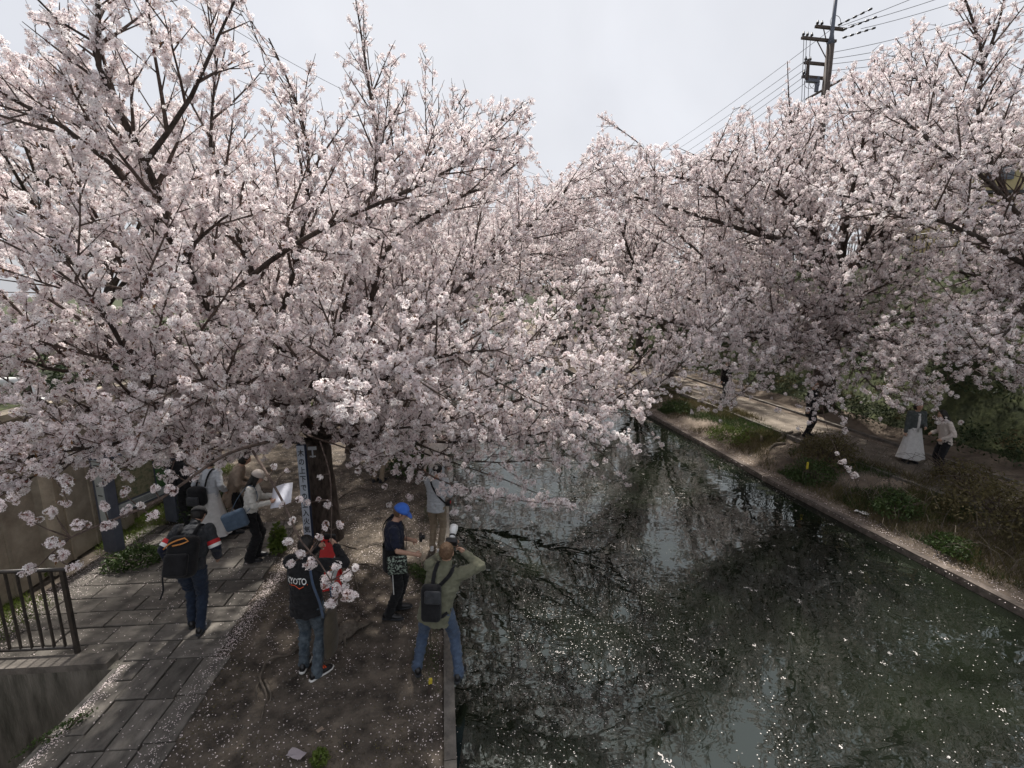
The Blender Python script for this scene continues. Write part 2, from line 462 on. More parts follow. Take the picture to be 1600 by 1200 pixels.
# sunken area wall below the railing
pit = empty('retaining_wall', (-6, 5.6, 0), 0, 'dark stained concrete retaining wall with a pale ledge below the iron railing', 'wall')
mb = MB(); mb.box((0.02, -0.02, -1.17), (2.83, 0.16, 2.34)); mb.build('wall_face', M['stained'], pit)
mb = MB(); mb.box((-0.06, 0.0, 0.045), (2.80, 0.20, 0.09)); mb.build('coping', M['coping'], pit)
mb = MB(); mb.box((1.44, -3.7, -1.17), (0.06, 7.2, 2.36)); mb.build('side_wall', M['concrete'], pit)

# railing
rail = empty('iron_railing', (-5.16, 5.72, 0.09), 0, 'black iron railing with thin upright bars above the concrete ledge', 'railing')
H_ = 1.17
mb = MB(); mb.tube([(0.05, 0, H_), (-2.0, 0, H_)], 0.026, 8); mb.build('top_rail', M['black_metal'], rail, True)
mb = MB(); mb.tube([(0, 0, 0.08), (-2.0, 0, 0.08)], 0.02, 6); mb.build('bottom_rail', M['black_metal'], rail, True)
post_me = MB().box((0, 0, H_ / 2), (0.045, 0.045, H_)).mesh('post')
bar_me = MB().box((0, 0, (H_ + 0.08) / 2), (0.016, 0.03, H_ - 0.12)).mesh('bar')
for x in (0, -1.98):
    o = link('post', post_me, rail, M['black_metal']); o.location = (x, 0, 0)
for i in range(1, 15):
    o = link('bar', bar_me, rail, M['black_metal']); o.location = (-i * 0.132, 0, 0)

# brown panel wall on the left, with posts
lw = empty('panel_wall', (-7.22, 3, 0), 0, 'brown concrete panel wall with square pillars behind the notice board', 'wall')
for i in range(6):
    y = 3 + i * 1.6
    mb = MB(); mb.box((0, y - 3 + 0.8, 1.36), (0.12, 1.36, 2.72)); mb.build('panel', M['panel'], lw)
    for q in (0.4, 0.95):
        mb = MB(); mb.box((0.075, y - 3 + q, 1.3), (0.03, 0.05, 2.6)); mb.build('rib', M['panel'], lw)
    mb = MB(); mb.box((0.06, y - 3, 1.4), (0.26, 0.24, 2.8)); mb.build('pillar', M['panel'], lw)
mb = MB(); mb.box((0, 4.2, 2.78), (0.3, 10, 0.1)); mb.build('cap', M['panel'], lw)

# pale guard pipe on the road above the wall
gp = empty('guard_rail', (-7.4, 8.2, 2.6), 0, 'pale grey pipe guard rail high behind the left blossoms', 'guard rail')
for z in (0.60, 0.28):
    mb = MB(); mb.tube([(0.25, 0, z), (-3, 0, z)], 0.07 if z > .5 else 0.045, 10); mb.build('pipe', M['white'], gp, True)
for x in (0.15, -1.4, -2.9):
    mb = MB(); mb.tube([(x, 0, -0.3), (x, 0, 0.62)], 0.055, 8); mb.build('post', M['white'], gp, True)
# ------------------------------------------------------------------ blossom cluster prototypes (instanced on the twigs)
def rand_unit():
    v = Vector((random.gauss(0, 1), random.gauss(0, 1), random.gauss(0, 1))); return v.normalized()
def blossom_proto(name, nf, spread, fr, leaves=0, pale=False):
    mb = MB(); dirs = []
    for i in range(nf):
        for _ in range(12):
            d = rand_unit()
            if all(d.dot(e) < 0.72 for e in dirs): break
        dirs.append(d)
        c = d * spread * random.uniform(0.8, 1.15)
        nrm = (d + rand_unit() * 0.35).normalized()
        a = nrm.orthogonal().normalized(); b = nrm.cross(a); ph = random.uniform(0, 6.28); fs = fr * random.uniform(0.85, 1.12)
        cup = random.uniform(0.1, 0.5)
        for k in range(5):
            t = ph + k * 2 * math.pi / 5
            u = a * math.cos(t) + b * math.sin(t); w = nrm.cross(u)
            z1, z2 = nrm * fs * cup * 0.55, nrm * fs * cup
            mb.add([c + u * fs * .10, c + u * fs * .62 + w * fs * .37 + z1, c + u * fs + w * fs * .16 + z2, c + u * fs * .93 + z2 * 0.9, c + u * fs - w * fs * .16 + z2, c + u * fs * .62 - w * fs * .37 + z1],
                   [(0, 1, 2, 3), (0, 3, 4, 5)], 0)
        mb.add([c + a * fs * .17 + nrm * fs * .05, c + (-a * .5 + b * .87) * fs * .17 + nrm * fs * .05, c + (-a * .5 - b * .87) * fs * .17 + nrm * fs * .05], [(0, 1, 2)], 1)
        p = a * 0.0013; q = b * 0.003
        mb.add([c + q, c - q * .5 + p * 2, c - q * .5 - p * 2, c - nrm * fs * .35], [(0, 1, 3), (1, 2, 3), (2, 0, 3)], 1)
        mb.add([c - nrm * fs * .3 + p, c - nrm * fs * .3 - p, -p, p], [(0, 1, 2, 3)], 1)
    for i in range(leaves):
        d = rand_unit(); a = d.orthogonal().normalized() * 0.008
        mb.add([d * .01, d * .035 + a, d * .062, d * .035 - a], [(0, 1, 2, 3)], 2)
    me = mb.mesh(name); 
    for mm in (M['petal_w'] if pale else M['petal'], M['calyx'], M['young_leaf']): me.materials.append(mm)
    return bpy.data.objects.new(name, me)
protos = bpy.data.collections.new('blossom_kinds')
for i, (nf, sp, fr, lv, pl) in enumerate([(10, .033, .021, 0, 0), (8, .030, .021, 0, 1), (12, .038, .020, 0, 0), (7, .028, .020, 2, 0), (10, .036, .021, 0, 1), (6, .022, .019, 1, 0)]):
    protos.objects.link(blossom_proto('blossom_kind', nf, sp, fr, lv, pl))

def gn_group(coll, smin, smax, name):
    ng = bpy.data.node_groups.new(name, 'GeometryNodeTree')
    ng.interface.new_socket('Geometry', in_out='INPUT', socket_type='NodeSocketGeometry')
    ng.interface.new_socket('Geometry', in_out='OUTPUT', socket_type='NodeSocketGeometry')
    n, l = ng.nodes, ng.links
    gi, go = n.new('NodeGroupInput'), n.new('NodeGroupOutput')
    ci = n.new('GeometryNodeCollectionInfo'); ci.inputs['Collection'].default_value = coll
    ci.inputs['Separate Children'].default_value = True; ci.inputs['Reset Children'].default_value = True
    ip = n.new('GeometryNodeInstanceOnPoints'); ip.inputs['Pick Instance'].default_value = True
    ri = n.new('FunctionNodeRandomValue'); ri.data_type = 'INT'
    ri.inputs['Min'].default_value if False else None
    for s in ri.inputs:
        if s.type == 'INT' and s.name == 'Min': s.default_value = 0
        if s.type == 'INT' and s.name == 'Max': s.default_value = len(coll.objects) - 1
    rv = n.new('FunctionNodeRandomValue'); rv.data_type = 'FLOAT_VECTOR'
    for s in rv.inputs:
        if s.type == 'VECTOR' and s.name == 'Max': s.default_value = (6.283, 6.283, 6.283)
        if s.name == 'Seed': s.default_value = 3
    rs = n.new('FunctionNodeRandomValue'); rs.data_type = 'FLOAT'
    for s in rs.inputs:
        if s.type == 'VALUE' and s.name == 'Min': s.default_value = smin
        if s.type == 'VALUE' and s.name == 'Max': s.default_value = smax
        if s.name == 'Seed': s.default_value = 11
    er = n.new('FunctionNodeEulerToRotation')
    out = lambda node: [o for o in node.outputs if o.enabled][0]
    l.new(gi.outputs[0], ip.inputs['Points']); l.new(ci.outputs[0], ip.inputs['Instance'])
    l.new(out(ri), ip.inputs['Instance Index']); l.new(out(rv), er.inputs[0]); l.new(er.outputs[0], ip.inputs['Rotation'])
    l.new(out(rs), ip.inputs['Scale']); l.new(ip.outputs[0], go.inputs[0])
    return ng
GN_B = {}
def blossom_group(s):
    if s not in GN_B: GN_B[s] = gn_group(protos, s * 0.46, s * 1.04, 'scatter_blossoms')
    return GN_B[s]

def points_obj(name, P, group, parent=None):
    me = bpy.data.meshes.new(name); me.vertices.add(len(P))
    me.vertices.foreach_set('co', np.asarray(P, dtype=np.float32).reshape(-1)); me.update()
    o = bpy.data.objects.new(name, me); COL.objects.link(o)
    md = o.modifiers.new('scatter', 'NODES'); md.node_group = group
    if parent: o.parent = parent
    o['kind'] = 'stuff'
    return o

# ------------------------------------------------------------------ tree growth
class Tree:
    thin = staticmethod(lambda p: 1.0)
    def __init__(s, seed, keep=None, dens=1.15, twig_sp=0.14, bl_sp=0.05, sec_sp=0.25, sec_len=2.5, bl_r=0.04):
        s.r = random.Random(seed); k_ = keep or (lambda p: True); s.keep = lambda p: k_(p) and under_top(p)
        s.wood, s.twig, s.B = MB(), MB(), []
        s.dens, s.twig_sp, s.bl_sp, s.sec_sp, s.sec_len, s.bl_r = dens, twig_sp, bl_sp, sec_sp, sec_len, bl_r
    def unit(s):
        r = s.r; return Vector((r.gauss(0, 1), r.gauss(0, 1), r.gauss(0, 1))).normalized()
    def path(s, p, d, L, n, up=0.0, wig=0.12):
        pts = [p.copy()]; d = d.normalized()
        for i in range(n):
            d = (d + Vector((0, 0, up / n)) + s.unit() * wig).normalized()
            p = p + d * (L / n); pts.append(p.copy())
        return pts
    def blossoms(s, pts, t0=0.0, rad=None):
        rad = rad or s.bl_r; r = s.r
        for a, b in zip(pts, pts[1:]):
            L = (b - a).length; k = L / (2.5 * s.bl_sp / s.dens) * s.thin(a)
            k = int(k) + (1 if r.random() < k - int(k) else 0)
            for _ in range(k):
                q0 = a.lerp(b, r.random()) + s.unit() * rad * r.uniform(.4, 1.2)
                for _2 in range(r.choice((1, 2, 3, 4))):
                    q = q0 + s.unit() * .032
                    s.B.append((q.x, q.y, q.z))
    def side(s, t, k, spread, up=0.15):
        o = t.orthogonal().normalized(); b = t.cross(o); th = k * 2.4 + s.r.uniform(-.6, .6)
        lat = o * math.cos(th) + b * math.sin(th)
        return (t * math.cos(spread) + lat * math.sin(spread) + Vector((0, 0, up))).normalized()
    def tertiary(s, pts, L0, k0=0):
        r = s.r; acc = r.uniform(0, s.twig_sp); k = k0; tot = sum((b - a).length for a, b in zip(pts, pts[1:])); run = 0
        for a, b in zip(pts, pts[1:]):
            seg = (b - a).length
            while acc < seg:
                p = a.lerp(b, acc / seg); frac = (run + acc) / tot
                k += 1
                L = L0 * r.uniform(.45, 1.15) * (1.05 - 0.6 * frac)
                d = s.side((b - a).normalized(), k, r.uniform(.6, 1.1), 0.22)
                q = s.path(p, d, L, 3, up=0.12, wig=0.09)
                if s.keep(q[-1]):
                    s.twig.tube(q, [.0085, .0065, .0045, .003], 3, cap=False)
                    s.blossoms([q[0].lerp(q[1], .6)] + q[1:])
                acc += s.twig_sp * r.uniform(.6, 1.4)
            acc -= seg; run += seg
    def secondary(s, p, d, L, r0, up=0.1):
        n = max(3, int(L / .3)); q = s.path(p, d, L, n, up, 0.055)
        while len(q) > 2 and not s.keep(q[-1]): q.pop()
        if len(q) < 3: return
        m_ = len(q)
        s.twig.tube(q, [max(.003, r0 * (1 - .85 * i / (m_ - 1))) for i in range(m_)], 4, cap=False)
        s.blossoms(q[int(m_ * .7):])
        s.tertiary(q, 0.62)
    def limb(s, pts, r0, r1=0.012, bare=0.15, sides=8, smooth=True, sub=1.0):
        n = len(pts)
        rad = [r0 + (r1 - r0) * (i / (n - 1)) ** 0.8 for i in range(n)]
        q, rr = smooth_path(pts, rad, 0.3) if smooth else (pts, rad)
        rr = [x * .82 for x in rr]; q = [p + (s.unit() * 0.01 if 0 < i < len(q) - 1 else Vector()) for i, p in enumerate(q)]
        s.wood.tube(q, rr, sides, cap=False)
        tot = sum((b - a).length for a, b in zip(q, q[1:])); run = 0; acc = tot * bare; k = s.r.randrange(10)
        for i, (a, b) in enumerate(zip(q, q[1:])):
            seg = (b - a).length
            while acc < run + seg:
                f = (acc - run) / seg; p = a.lerp(b, f); fr = acc / tot; k += 1
                ra = rr[i]
                L = s.sec_len * sub * s.r.uniform(.55, 1.15) * (1.1 - .65 * fr)
                d = s.side((b - a).normalized(), k, s.r.uniform(.5, .95), .18)
                if k % 4 == 0: L *= 1.55
                s.secondary(p, d, L, min(.026, ra * .75), .15)
                acc += s.sec_sp * s.r.uniform(.6, 1.4)
            run += seg
        s.tertiary(q[int(len(q) * .6):], 0.5)
        s.blossoms(q[int(len(q) * .7):])
    def trunk(s, pts, rad, sides=14):
        q, rr = smooth_path(pts, rad, 0.2)
        mb = MB(); mb.tube(q, rr, sides)
        k = 0
        for i in range(len(q)):
            for j in range(sides):
                v = Vector(mb.v[k]); c = q[i]; d = v - c
                mb.v[k] = tuple(c + d * (1 + .14 * noise.noise(v * 2.6) + (.35 * max(0, noise.noise(Vector((math.cos(j * 6.28 / sides) * 2, math.sin(j * 6.28 / sides) * 2, 3)))) * max(0, 1 - (c.z - q[0].z) / .45)))); k += 1
        s.tr = mb
    def auto_limbs(s, fork, n, L, r0, spread=(25, 70), az0=0.0, up=0.35, skip=None):
        for i in range(n):
            az = az0 + i * 2 * math.pi / n + s.r.uniform(-.25, .25)
            if skip and skip(az): continue
            el = R(s.r.uniform(*spread) if i % 3 else spread[1] * .95)
            d = Vector((math.cos(az) * math.cos(el), math.sin(az) * math.cos(el), math.sin(el)))
            LL = L * s.r.uniform(.8, 1.1)
            pts = s.path(fork + d * .05, d, LL, 7, up=up * (1 if el < R(45) else .1), wig=.13)
            s.limb(pts, r0 * s.r.uniform(.7, 1), .012, .14, smooth=False)
            # one fork on each limb
            j = s.r.randrange(2, 4); t = (pts[j + 1] - pts[j]).normalized()
            d2 = s.side(t, s.r.randrange(9), .6, .2)
            s.limb(s.path(pts[j], d2, LL * .6, 5, up=.2, wig=.1), r0 * .5, .01, .1, smooth=False)
    def build(s, base, label, bscale=1.0, group=None):
        root = empty('cherry_tree', base, 0, label, 'cherry tree', group)
        off = Vector(base)
        for mb in (s.wood, s.twig, s.tr): mb.v = [(v[0] - off.x, v[1] - off.y, v[2] - off.z) for v in mb.v]
        s.tr.build('trunk', M['bark'], root, True)
        s.wood.build('limbs', M['bark'], root, True)
        s.twig.build('twigs', M['twig'], root)['kind'] = 'stuff'
        P = np.array([b_ for b_ in s.B if ((seen(b_)[0] - 1570) / 44) ** 2 + ((seen(b_)[1] - 286) / 19) ** 2 > 1 + 1.3 * noise.noise(Vector(b_) * 1.4)]) - np.array(off)
        points_obj('blossoms', P, blossom_group(bscale), root)
        print('TREE', label[:30], len(s.B), len(s.twig.f) * 2)
        return root

T0 = at
# ---- main left tree
def keepL1(p):
    if p.y < 8.6 and p.z < 1.85 + .235 * (8.6 - p.y): return False
    if p.z < 1.8: return False
    if (p - Vector((0, 0, EYE))).length < 2.9: return False
    if p.y < 1.5: return False
    return True
t = Tree(11, keepL1, dens=1.5, twig_sp=.125, sec_sp=.23)
t.thin = lambda p: 1.0 if p.z < 6 else max(.5, 1 - (p.z - 6) * .28)
base1 = Vector((-2.92, 8.65, 0)); fk = T0(497, 690, 8.6)
t.trunk([base1 + Vector((0, 0, -.25)), base1 + Vector((0, 0, .05)), T0(508, 790, 8.65), T0(500, 730, 8.6), fk], [.33, .30, .235, .22, .21])
L = t.limb
L([fk, T0(465, 600, 8.1), T0(430, 520, 7.7), T0(395, 430, 7.4), T0(360, 330, 7.2), T0(330, 230, 7.1), T0(340, 90, 7.0)], .13)
L([fk, T0(440, 590, 7.9), T0(380, 540, 7.3), T0(325, 490, 6.8), T0(290, 410, 5.7), T0(228, 255, 5.0), T0(180, 160, 4.7), T0(155, 105, 4.6), T0(150, -60, 4.5)], .085, .02, .42, sub=.55)
L([T0(228, 252, 5.0), T0(300, 150, 4.9), T0(330, 80, 4.9), T0(372, -10, 4.9)], .033, .010, .2, sub=.5)
L([T0(290, 410, 5.7), T0(235, 330, 5.3), T0(172, 255, 5.0), T0(100, 200, 4.8), T0(0, 145, 4.6), T0(-80, 100, 4.5)], .045, .012, .3, sub=.6)
L([T0(155, 105, 4.6), T0(140, 60, 4.6), T0(90, 30, 4.5), T0(20, -40, 4.4)], .02, .008, .1, sub=.4)
L([T0(172, 255, 5.0), T0(120, 190, 4.9), T0(130, 120, 4.8), T0(105, 60, 4.7)], .02, .006, .1, sub=.35)
L([T0(325, 490, 6.8), T0(240, 450, 6.5), T0(170, 420, 6.2), T0(90, 350, 5.9), T0(0, 310, 5.7)], .055, .012)
L([T0(330, 488, 6.5), T0(420, 410, 6.1), T0(530, 345, 5.8), T0(600, 315, 5.8), T0(700, 265, 6.0), T0(790, 215, 6.2)], .05, .012, .3, sub=.55)
L([T0(285, 400, 5.6), T0(320, 365, 5.4), T0(350, 340, 5.3)], .03, .012, .5, sub=.4)
L([fk, T0(560, 560, 7.6), T0(600, 400, 7.0), T0(680, 330, 6.7), T0(760, 290, 6.6), T0(820, 245, 6.6)], .06, .012, .3, sub=.7)
L([fk, T0(430, 630, 7.8), T0(350, 590, 7.0), T0(270, 590, 6.4), T0(180, 560, 5.8), T0(60, 520, 5.2), T0(-60, 480, 4.8)], .10, .012)
L([fk, T0(420, 680, 7.6), T0(330, 665, 6.7), T0(250, 640, 5.9), T0(150, 640, 5.2), T0(40, 650, 4.6)], .07, .012, .1)
L([T0(250, 640, 5.9), T0(200, 560, 5.2), T0(150, 470, 4.7), T0(60, 400, 4.3)], .04, .01, .1)
L([fk, T0(620, 560, 8.4), T0(700, 470, 8.3), T0(760, 410, 8.3), T0(850, 335, 8.4), T0(900, 280, 8.5)], .09, .012)
L([fk, T0(520, 560, 9.0), T0(560, 400, 9.2), T0(590, 250, 9.0), T0(575, 130, 8.8), T0(556, 0, 8.6)], .10, .012)
L([T0(560, 400, 9.2), T0(640, 320, 9.0), T0(720, 240, 8.8), T0(825, 160, 8.6)], .06, .01, .1)
L([T0(560, 400, 9.2), T0(660, 260, 9.6), T0(730, 140, 9.6)], .05, .01, .1)
L([fk, T0(600, 660, 8.2), T0(720, 650, 7.7), T0(830, 620, 7.3), T0(930, 590, 7.0)], .08, .012, .1)
L([fk, T0(600, 690, 8.0), T0(680, 715, 7.4), T0(760, 740, 6.9), T0(885, 788, 6.3)], .03, .006, .35, sub=.28)
L([fk, T0(560, 620, 7.4), T0(640, 570, 6.6), T0(730, 550, 6.1), T0(830, 545, 5.8)], .08, .012, .15)
L([fk, T0(480, 620, 7.0), T0(520, 570, 5.9), T0(560, 560, 5.2), T0(650, 590, 4.7)], .06, .012, .2, sub=.8)
L([fk, T0(440, 640, 7.2), T0(380, 600, 6.0), T0(330, 590, 5.1), T0(280, 600, 4.5)], .06, .012, .25, sub=.7)
L([fk, T0(520, 600, 10.0), T0(450, 480, 11.5), T0(400, 350, 12.0), T0(380, 220, 12.0)], .10, .012)
L([fk, T0(480, 560, 9.6), T0(350, 400, 10.0), T0(230, 300, 10.2), T0(100, 220, 10.4)], .09, .012)
L([T0(430, 520, 7.7), T0(470, 380, 7.5), T0(480, 220, 7.3), T0(420, 60, 7.2)], .06, .012)
L([fk, T0(400, 690, 7.0), T0(300, 690, 5.6), T0(200, 690, 4.9), T0(100, 705, 4.4), T0(0, 725, 4.1), T0(-80, 740, 3.9)], .05, .01, .2, sub=.42)
L([T0(200, 690, 4.9), T0(130, 700, 4.5), T0(70, 730, 4.2), T0(20, 750, 4.1)], .014, .005, .1, sub=.2)
L([T0(180, 560, 5.8), T0(100, 580, 5.0), T0(20, 560, 4.5), T0(-60, 550, 4.2)], .03, .008, .1, sub=.6)
L([fk, T0(600, 685, 7.8), T0(700, 690, 7.4), T0(800, 685, 7.1), T0(900, 665, 6.9), T0(960, 640, 6.8)], .05, .01, .12, sub=.42)
L([fk, T0(560, 680, 7.0), T0(620, 670, 6.2), T0(700, 660, 5.8)], .04, .01, .2, sub=.5)
L([fk, T0(440, 690, 7.4), T0(390, 700, 6.2), T0(350, 690, 5.4)], .04, .01, .2, sub=.4)
L([fk, T0(640, 480, 10.3), T0(760, 385, 11), T0(860, 340, 11.5), T0(930, 330, 12)], .08)
# thin low branches hanging in front of the people
B0 = len(t.B)
t.keep_old = t.keep; t.keep = lambda p: True
def hanging(pts, r0, clusters, rad=.05):
    q, rr = smooth_path(pts, [r0 + (.003 - r0) * i / (len(pts) - 1) for i in range(len(pts))], .12)
    t.twig.tube(q, [x * 1.5 for x in rr], 6, cap=False)
    for (px, py, yd, n, sp) in clusters:
        c = T0(px, py, yd); near = min(q, key=lambda w: (w - c).length)
        t.twig.tube([near, near.lerp(c, .6) + t.unit() * .02, c], [.0065, .005, .0035], 4, cap=False)
        for _ in range(int(n * 1.8 + .5)): 
            w = c + t.unit() * sp * t.r.random() ** .5; t.B.append(tuple(w))
hanging([T0(420, 690, 5.2), T0(350, 712, 4.6), T0(250, 780, 4.2), T0(170, 815, 4.0), T0(110, 840, 3.95), T0(60, 885, 3.9)], .012,
        [(45, 812, 3.9, 4, .07), (85, 800, 3.95, 3, .06), (85, 850, 3.9, 4, .07), (45, 890, 3.9, 4, .06), (95, 870, 3.9, 4, .06), (118, 885, 3.9, 2, .04), (125, 818, 4.0, 3, .05), (165, 790, 4.0, 2, .03),
         (172, 820, 4.0, 3, .04), (195, 770, 4.1, 3, .04), (200, 800, 4.1, 4, .05), (242, 765, 4.15, 2, .03), (240, 805, 4.1, 3, .04), (262, 738, 4.2, 1, .01), (265, 765, 4.2, 2, .03), (282, 712, 4.4, 1, .01), (305, 745, 4.4, 2, .03), (218, 790, 4.1, 1, .01)])
hanging([T0(395, 705, 5.0), T0(420, 745, 4.5), T0(445, 790, 4.2), T0(470, 845, 4.0), T0(500, 880, 3.9), T0(530, 930, 3.8)], .010,
        [(427, 730, 4.5, 1, .01), (448, 735, 4.5, 1, .01), (440, 790, 4.2, 1, .02), (470, 778, 4.3, 2, .04), (455, 815, 4.1, 1, .02), (450, 845, 4.0, 2, .02), (468, 865, 3.95, 3, .03), (485, 880, 3.9, 4, .04), (510, 905, 3.9, 6, .06),
         (530, 920, 3.85, 7, .06), (545, 930, 3.8, 5, .05), (520, 940, 3.8, 4, .04), (555, 885, 3.9, 2, .02), (500, 840, 4.0, 3, .03), (508, 825, 4.0, 1, .01), (455, 880, 3.9, 2, .02), (540, 900, 3.9, 4, .04), (525, 885, 3.9, 3, .03)])
hanging([T0(500, 690, 5.5), T0(515, 740, 5.2), T0(518, 800, 5.0), T0(517, 850, 4.9)], .006,
        [(500, 745, 5.2, 1, .01), (498, 780, 5.1, 1, .01), (512, 790, 5.0, 2, .03), (508, 818, 5.0, 1, .01), (530, 820, 5.0, 2, .03), (482, 785, 5.0, 2, .03)])
L([T0(560, 670, 7.8), T0(610, 705, 7.2), T0(640, 722, 6.9), T0(655, 735, 6.8)], .022, .006, .2, sub=.24)
L([T0(620, 680, 7.8), T0(700, 712, 7.2), T0(780, 722, 6.9), T0(860, 715, 6.7), T0(940, 700, 6.6)], .022, .006, .15, sub=.26)
L([T0(520, 680, 7.4), T0(560, 705, 6.8), T0(600, 722, 6.5)], .02, .006, .2, sub=.22)
L([T0(180, 690, 4.9), T0(110, 720, 4.5), T0(50, 745, 4.2), T0(-20, 770, 4.0)], .02, .006, .1, sub=.22)
L([T0(330, 690, 5.6), T0(260, 705, 5.0), T0(200, 715, 4.7)], .02, .006, .1, sub=.22)
hanging([T0(600, 680, 7.4), T0(660, 735, 7.0), T0(720, 762, 6.6), T0(800, 780, 6.2), T0(885, 790, 5.9)], .012,
        [(690 + 10.5 * i, 764 + int(1.3 * i + 5 * math.sin(i * 2)), 6.6 - .035 * i, 6, .085) for i in range(20)] +
        [(620, 735, 6.8, 5, .08), (645, 745, 6.8, 5, .08), (600, 760, 6.8, 1, .02), (665, 720, 6.9, 3, .07), (690, 745, 6.8, 4, .06), (710, 800, 6.4, 3, .05), (735, 795, 6.4, 2, .05), (640, 775, 6.7, 3, .05), (610, 790, 6.7, 2, .03), (745, 810, 6.3, 1, .01), (770, 800, 6.3, 1, .01)])
hanging([T0(480, 680, 6.6), T0(540, 700, 6.3), T0(580, 715, 6.2)], .01, [(560, 700, 6.3, 6, .1), (575, 715, 6.2, 7, .1), (555, 720, 6.2, 4, .07), (590, 695, 6.3, 4, .07), (588, 730, 6.2, 3, .05), (608, 703, 6.2, 2, .03)])
for (px, py, yd) in ((630, 700, 7.2), (660, 690, 7.4), (700, 700, 7.6), (750, 700, 7.6), (610, 660, 7.4), (800, 690, 7.8), (560, 690, 7.0)):
    c = T0(px, py, yd)
    for q_ in range(3):
        e_ = c + t.unit() * .35; t.twig.tube([c, c.lerp(e_, .5) + t.unit() * .04, e_], [.005, .004, .002], 3, cap=False); t.blossoms([c, e_])
t.build(base1, 'big cherry tree in full bloom behind the white post sign, its boughs filling the left', 1.0)

# ---- left row behind it
row = 'cherry trees in full bloom lining the canal'
def keepL(xmax, zmin=1.9):
    return lambda p: p.z > zmin and p.y > 1.5 and (p - Vector((0, 0, EYE))).length > 3
t = Tree(23, lambda p: p.z > 1.8 and p.y > 5 and p.z < 8.3, bl_sp=.06)
b = Vector((-3.7, 14.0, 0)); fk = Vector((-3.5, 13.9, 2.0))
t.trunk([b + Vector((0, 0, -.25)), b, b.lerp(fk, .5) + Vector((.1, 0, 0)), fk], [.34, .30, .24, .22])
L = t.limb
L([fk, T0(600, 600, 13.5), T0(640, 460, 13), T0(700, 440, 12.5), T0(800, 400, 12), T0(900, 400, 11.5)], .12)
L([fk, T0(700, 640, 12.8), T0(850, 640, 12), T0(930, 610, 11.6), T0(1020, 560, 11.4), T0(1140, 480, 11.4)], .10)
L([T0(850, 640, 12), T0(920, 650, 11.4), T0(1000, 610, 11), T0(1110, 520, 11)], .05, .01, .1)
L([T0(850, 640, 12), T0(900, 680, 11), T0(960, 700, 10.5), T0(1030, 690, 10.2)], .03, .006, .1, sub=.5)
L([T0(850, 640, 12), T0(920, 690, 10.6), T0(960, 730, 10.2), T0(985, 765, 9.9)], .025, .006, .3, sub=.22)
L([fk, T0(720, 620, 12), T0(820, 570, 11), T0(900, 540, 10.5), T0(960, 500, 10)], .08)
L([T0(850, 640, 12), T0(880, 690, 11), T0(910, 730, 10.4), T0(960, 755, 10)], .02, .005, .2, sub=.3)
L([T0(700, 640, 12.8), T0(740, 680, 11.6), T0(800, 700, 10.8), T0(880, 705, 10.2)], .03, .006, .2, sub=.4)
L([T0(930, 610, 11.6), T0(970, 640, 11), T0(1010, 670, 10.6), T0(1040, 700, 10.4)], .02, .005, .1, sub=.35)
L([T0(700, 640, 12.8), T0(800, 690, 10.6), T0(880, 680, 9.8), T0(960, 625, 9.6), T0(1050, 560, 9.7), T0(1140, 485, 9.9), T0(1175, 450, 10)], .04, .008, .2, sub=.38)
L([T0(960, 625, 9.6), T0(1030, 600, 9.3), T0(1090, 545, 9.4), T0(1120, 530, 9.5)], .02, .006, .1, sub=.3)
L([fk, T0(760, 560, 12.5), T0(900, 520, 12), T0(1010, 480, 11.6), T0(1090, 440, 11.6)], .08)
L([fk, T0(700, 520, 13), T0(800, 450, 12.5), T0(880, 370, 12.3), T0(930, 300, 12.3)], .07)
L([fk, Vector((-1.5, 14.5, 4.0)), Vector((1.0, 15.5, 5.4)), Vector((3.6, 16.5, 6.6))], .10)
L([fk, Vector((-1.5, 15, 4.6)), Vector((.6, 17, 6.6)), Vector((2.4, 19, 8))], .10)
t.auto_limbs(fk, 8, 6.0, .12, (20, 62), .4)
t.build(b, 'second cherry tree of the left bank, reaching far out over the water', 1.12, None)

def auto_tree(seed, base, H, n, L, r0, az0=0., spread=(22, 68), lean=(0, 0), zmin=1.9, zmax=12, bl=.075, dens=1.0, secsp=.34):
    t = Tree(seed, lambda p: zmin < p.z < zmax, bl_sp=bl, sec_sp=secsp, twig_sp=.2, sec_len=2.3)
    b = Vector(base); fk = b + Vector((lean[0], lean[1], H))
    t.trunk([b + Vector((0, 0, -.3)), b, b.lerp(fk, .5) + Vector((.08, .05, 0)), fk], [r0 * 2.5, r0 * 2.15, r0 * 1.75, r0 * 1.6])
    t.auto_limbs(fk, n, L, r0, spread, az0)
    return t, b
t, b = auto_tree(31, (-4.3, 21.0, 0), 2.2, 9, 7.0, .14, .2, bl=.05, secsp=.28)
fk = Vector((-4.3, 21, 2.2))
t.limb([fk, Vector((-2.5, 20.5, 4.2)), Vector((0, 20, 6.2)), Vector((2.5, 20, 7.8)), Vector((4.2, 20.2, 9.0))], .12)
t.limb([fk, Vector((-2, 21.5, 4.6)), Vector((.8, 22, 7.4)), Vector((3.2, 23, 9.6))], .1)
t.limb([fk, Vector((-2, 23, 4.6)), Vector((.4, 25, 7.2)), Vector((2.2, 27.5, 9.4))], .1)
t.limb([fk, Vector((-2, 22, 4)), Vector((1, 23, 5.4)), Vector((3.8, 24, 6.4))], .12)
t.limb([fk, Vector((-2.4, 19, 3.6)), Vector((0, 17.4, 4.8)), Vector((2.4, 16.5, 5.8))], .1)
t.limb([fk, Vector((-2.6, 22.5, 5)), Vector((-.6, 24, 8)), Vector((1.2, 25, 10))], .1)
t.build(b, 'third cherry tree of the left bank, half hidden behind the nearer crowns', 1.3)

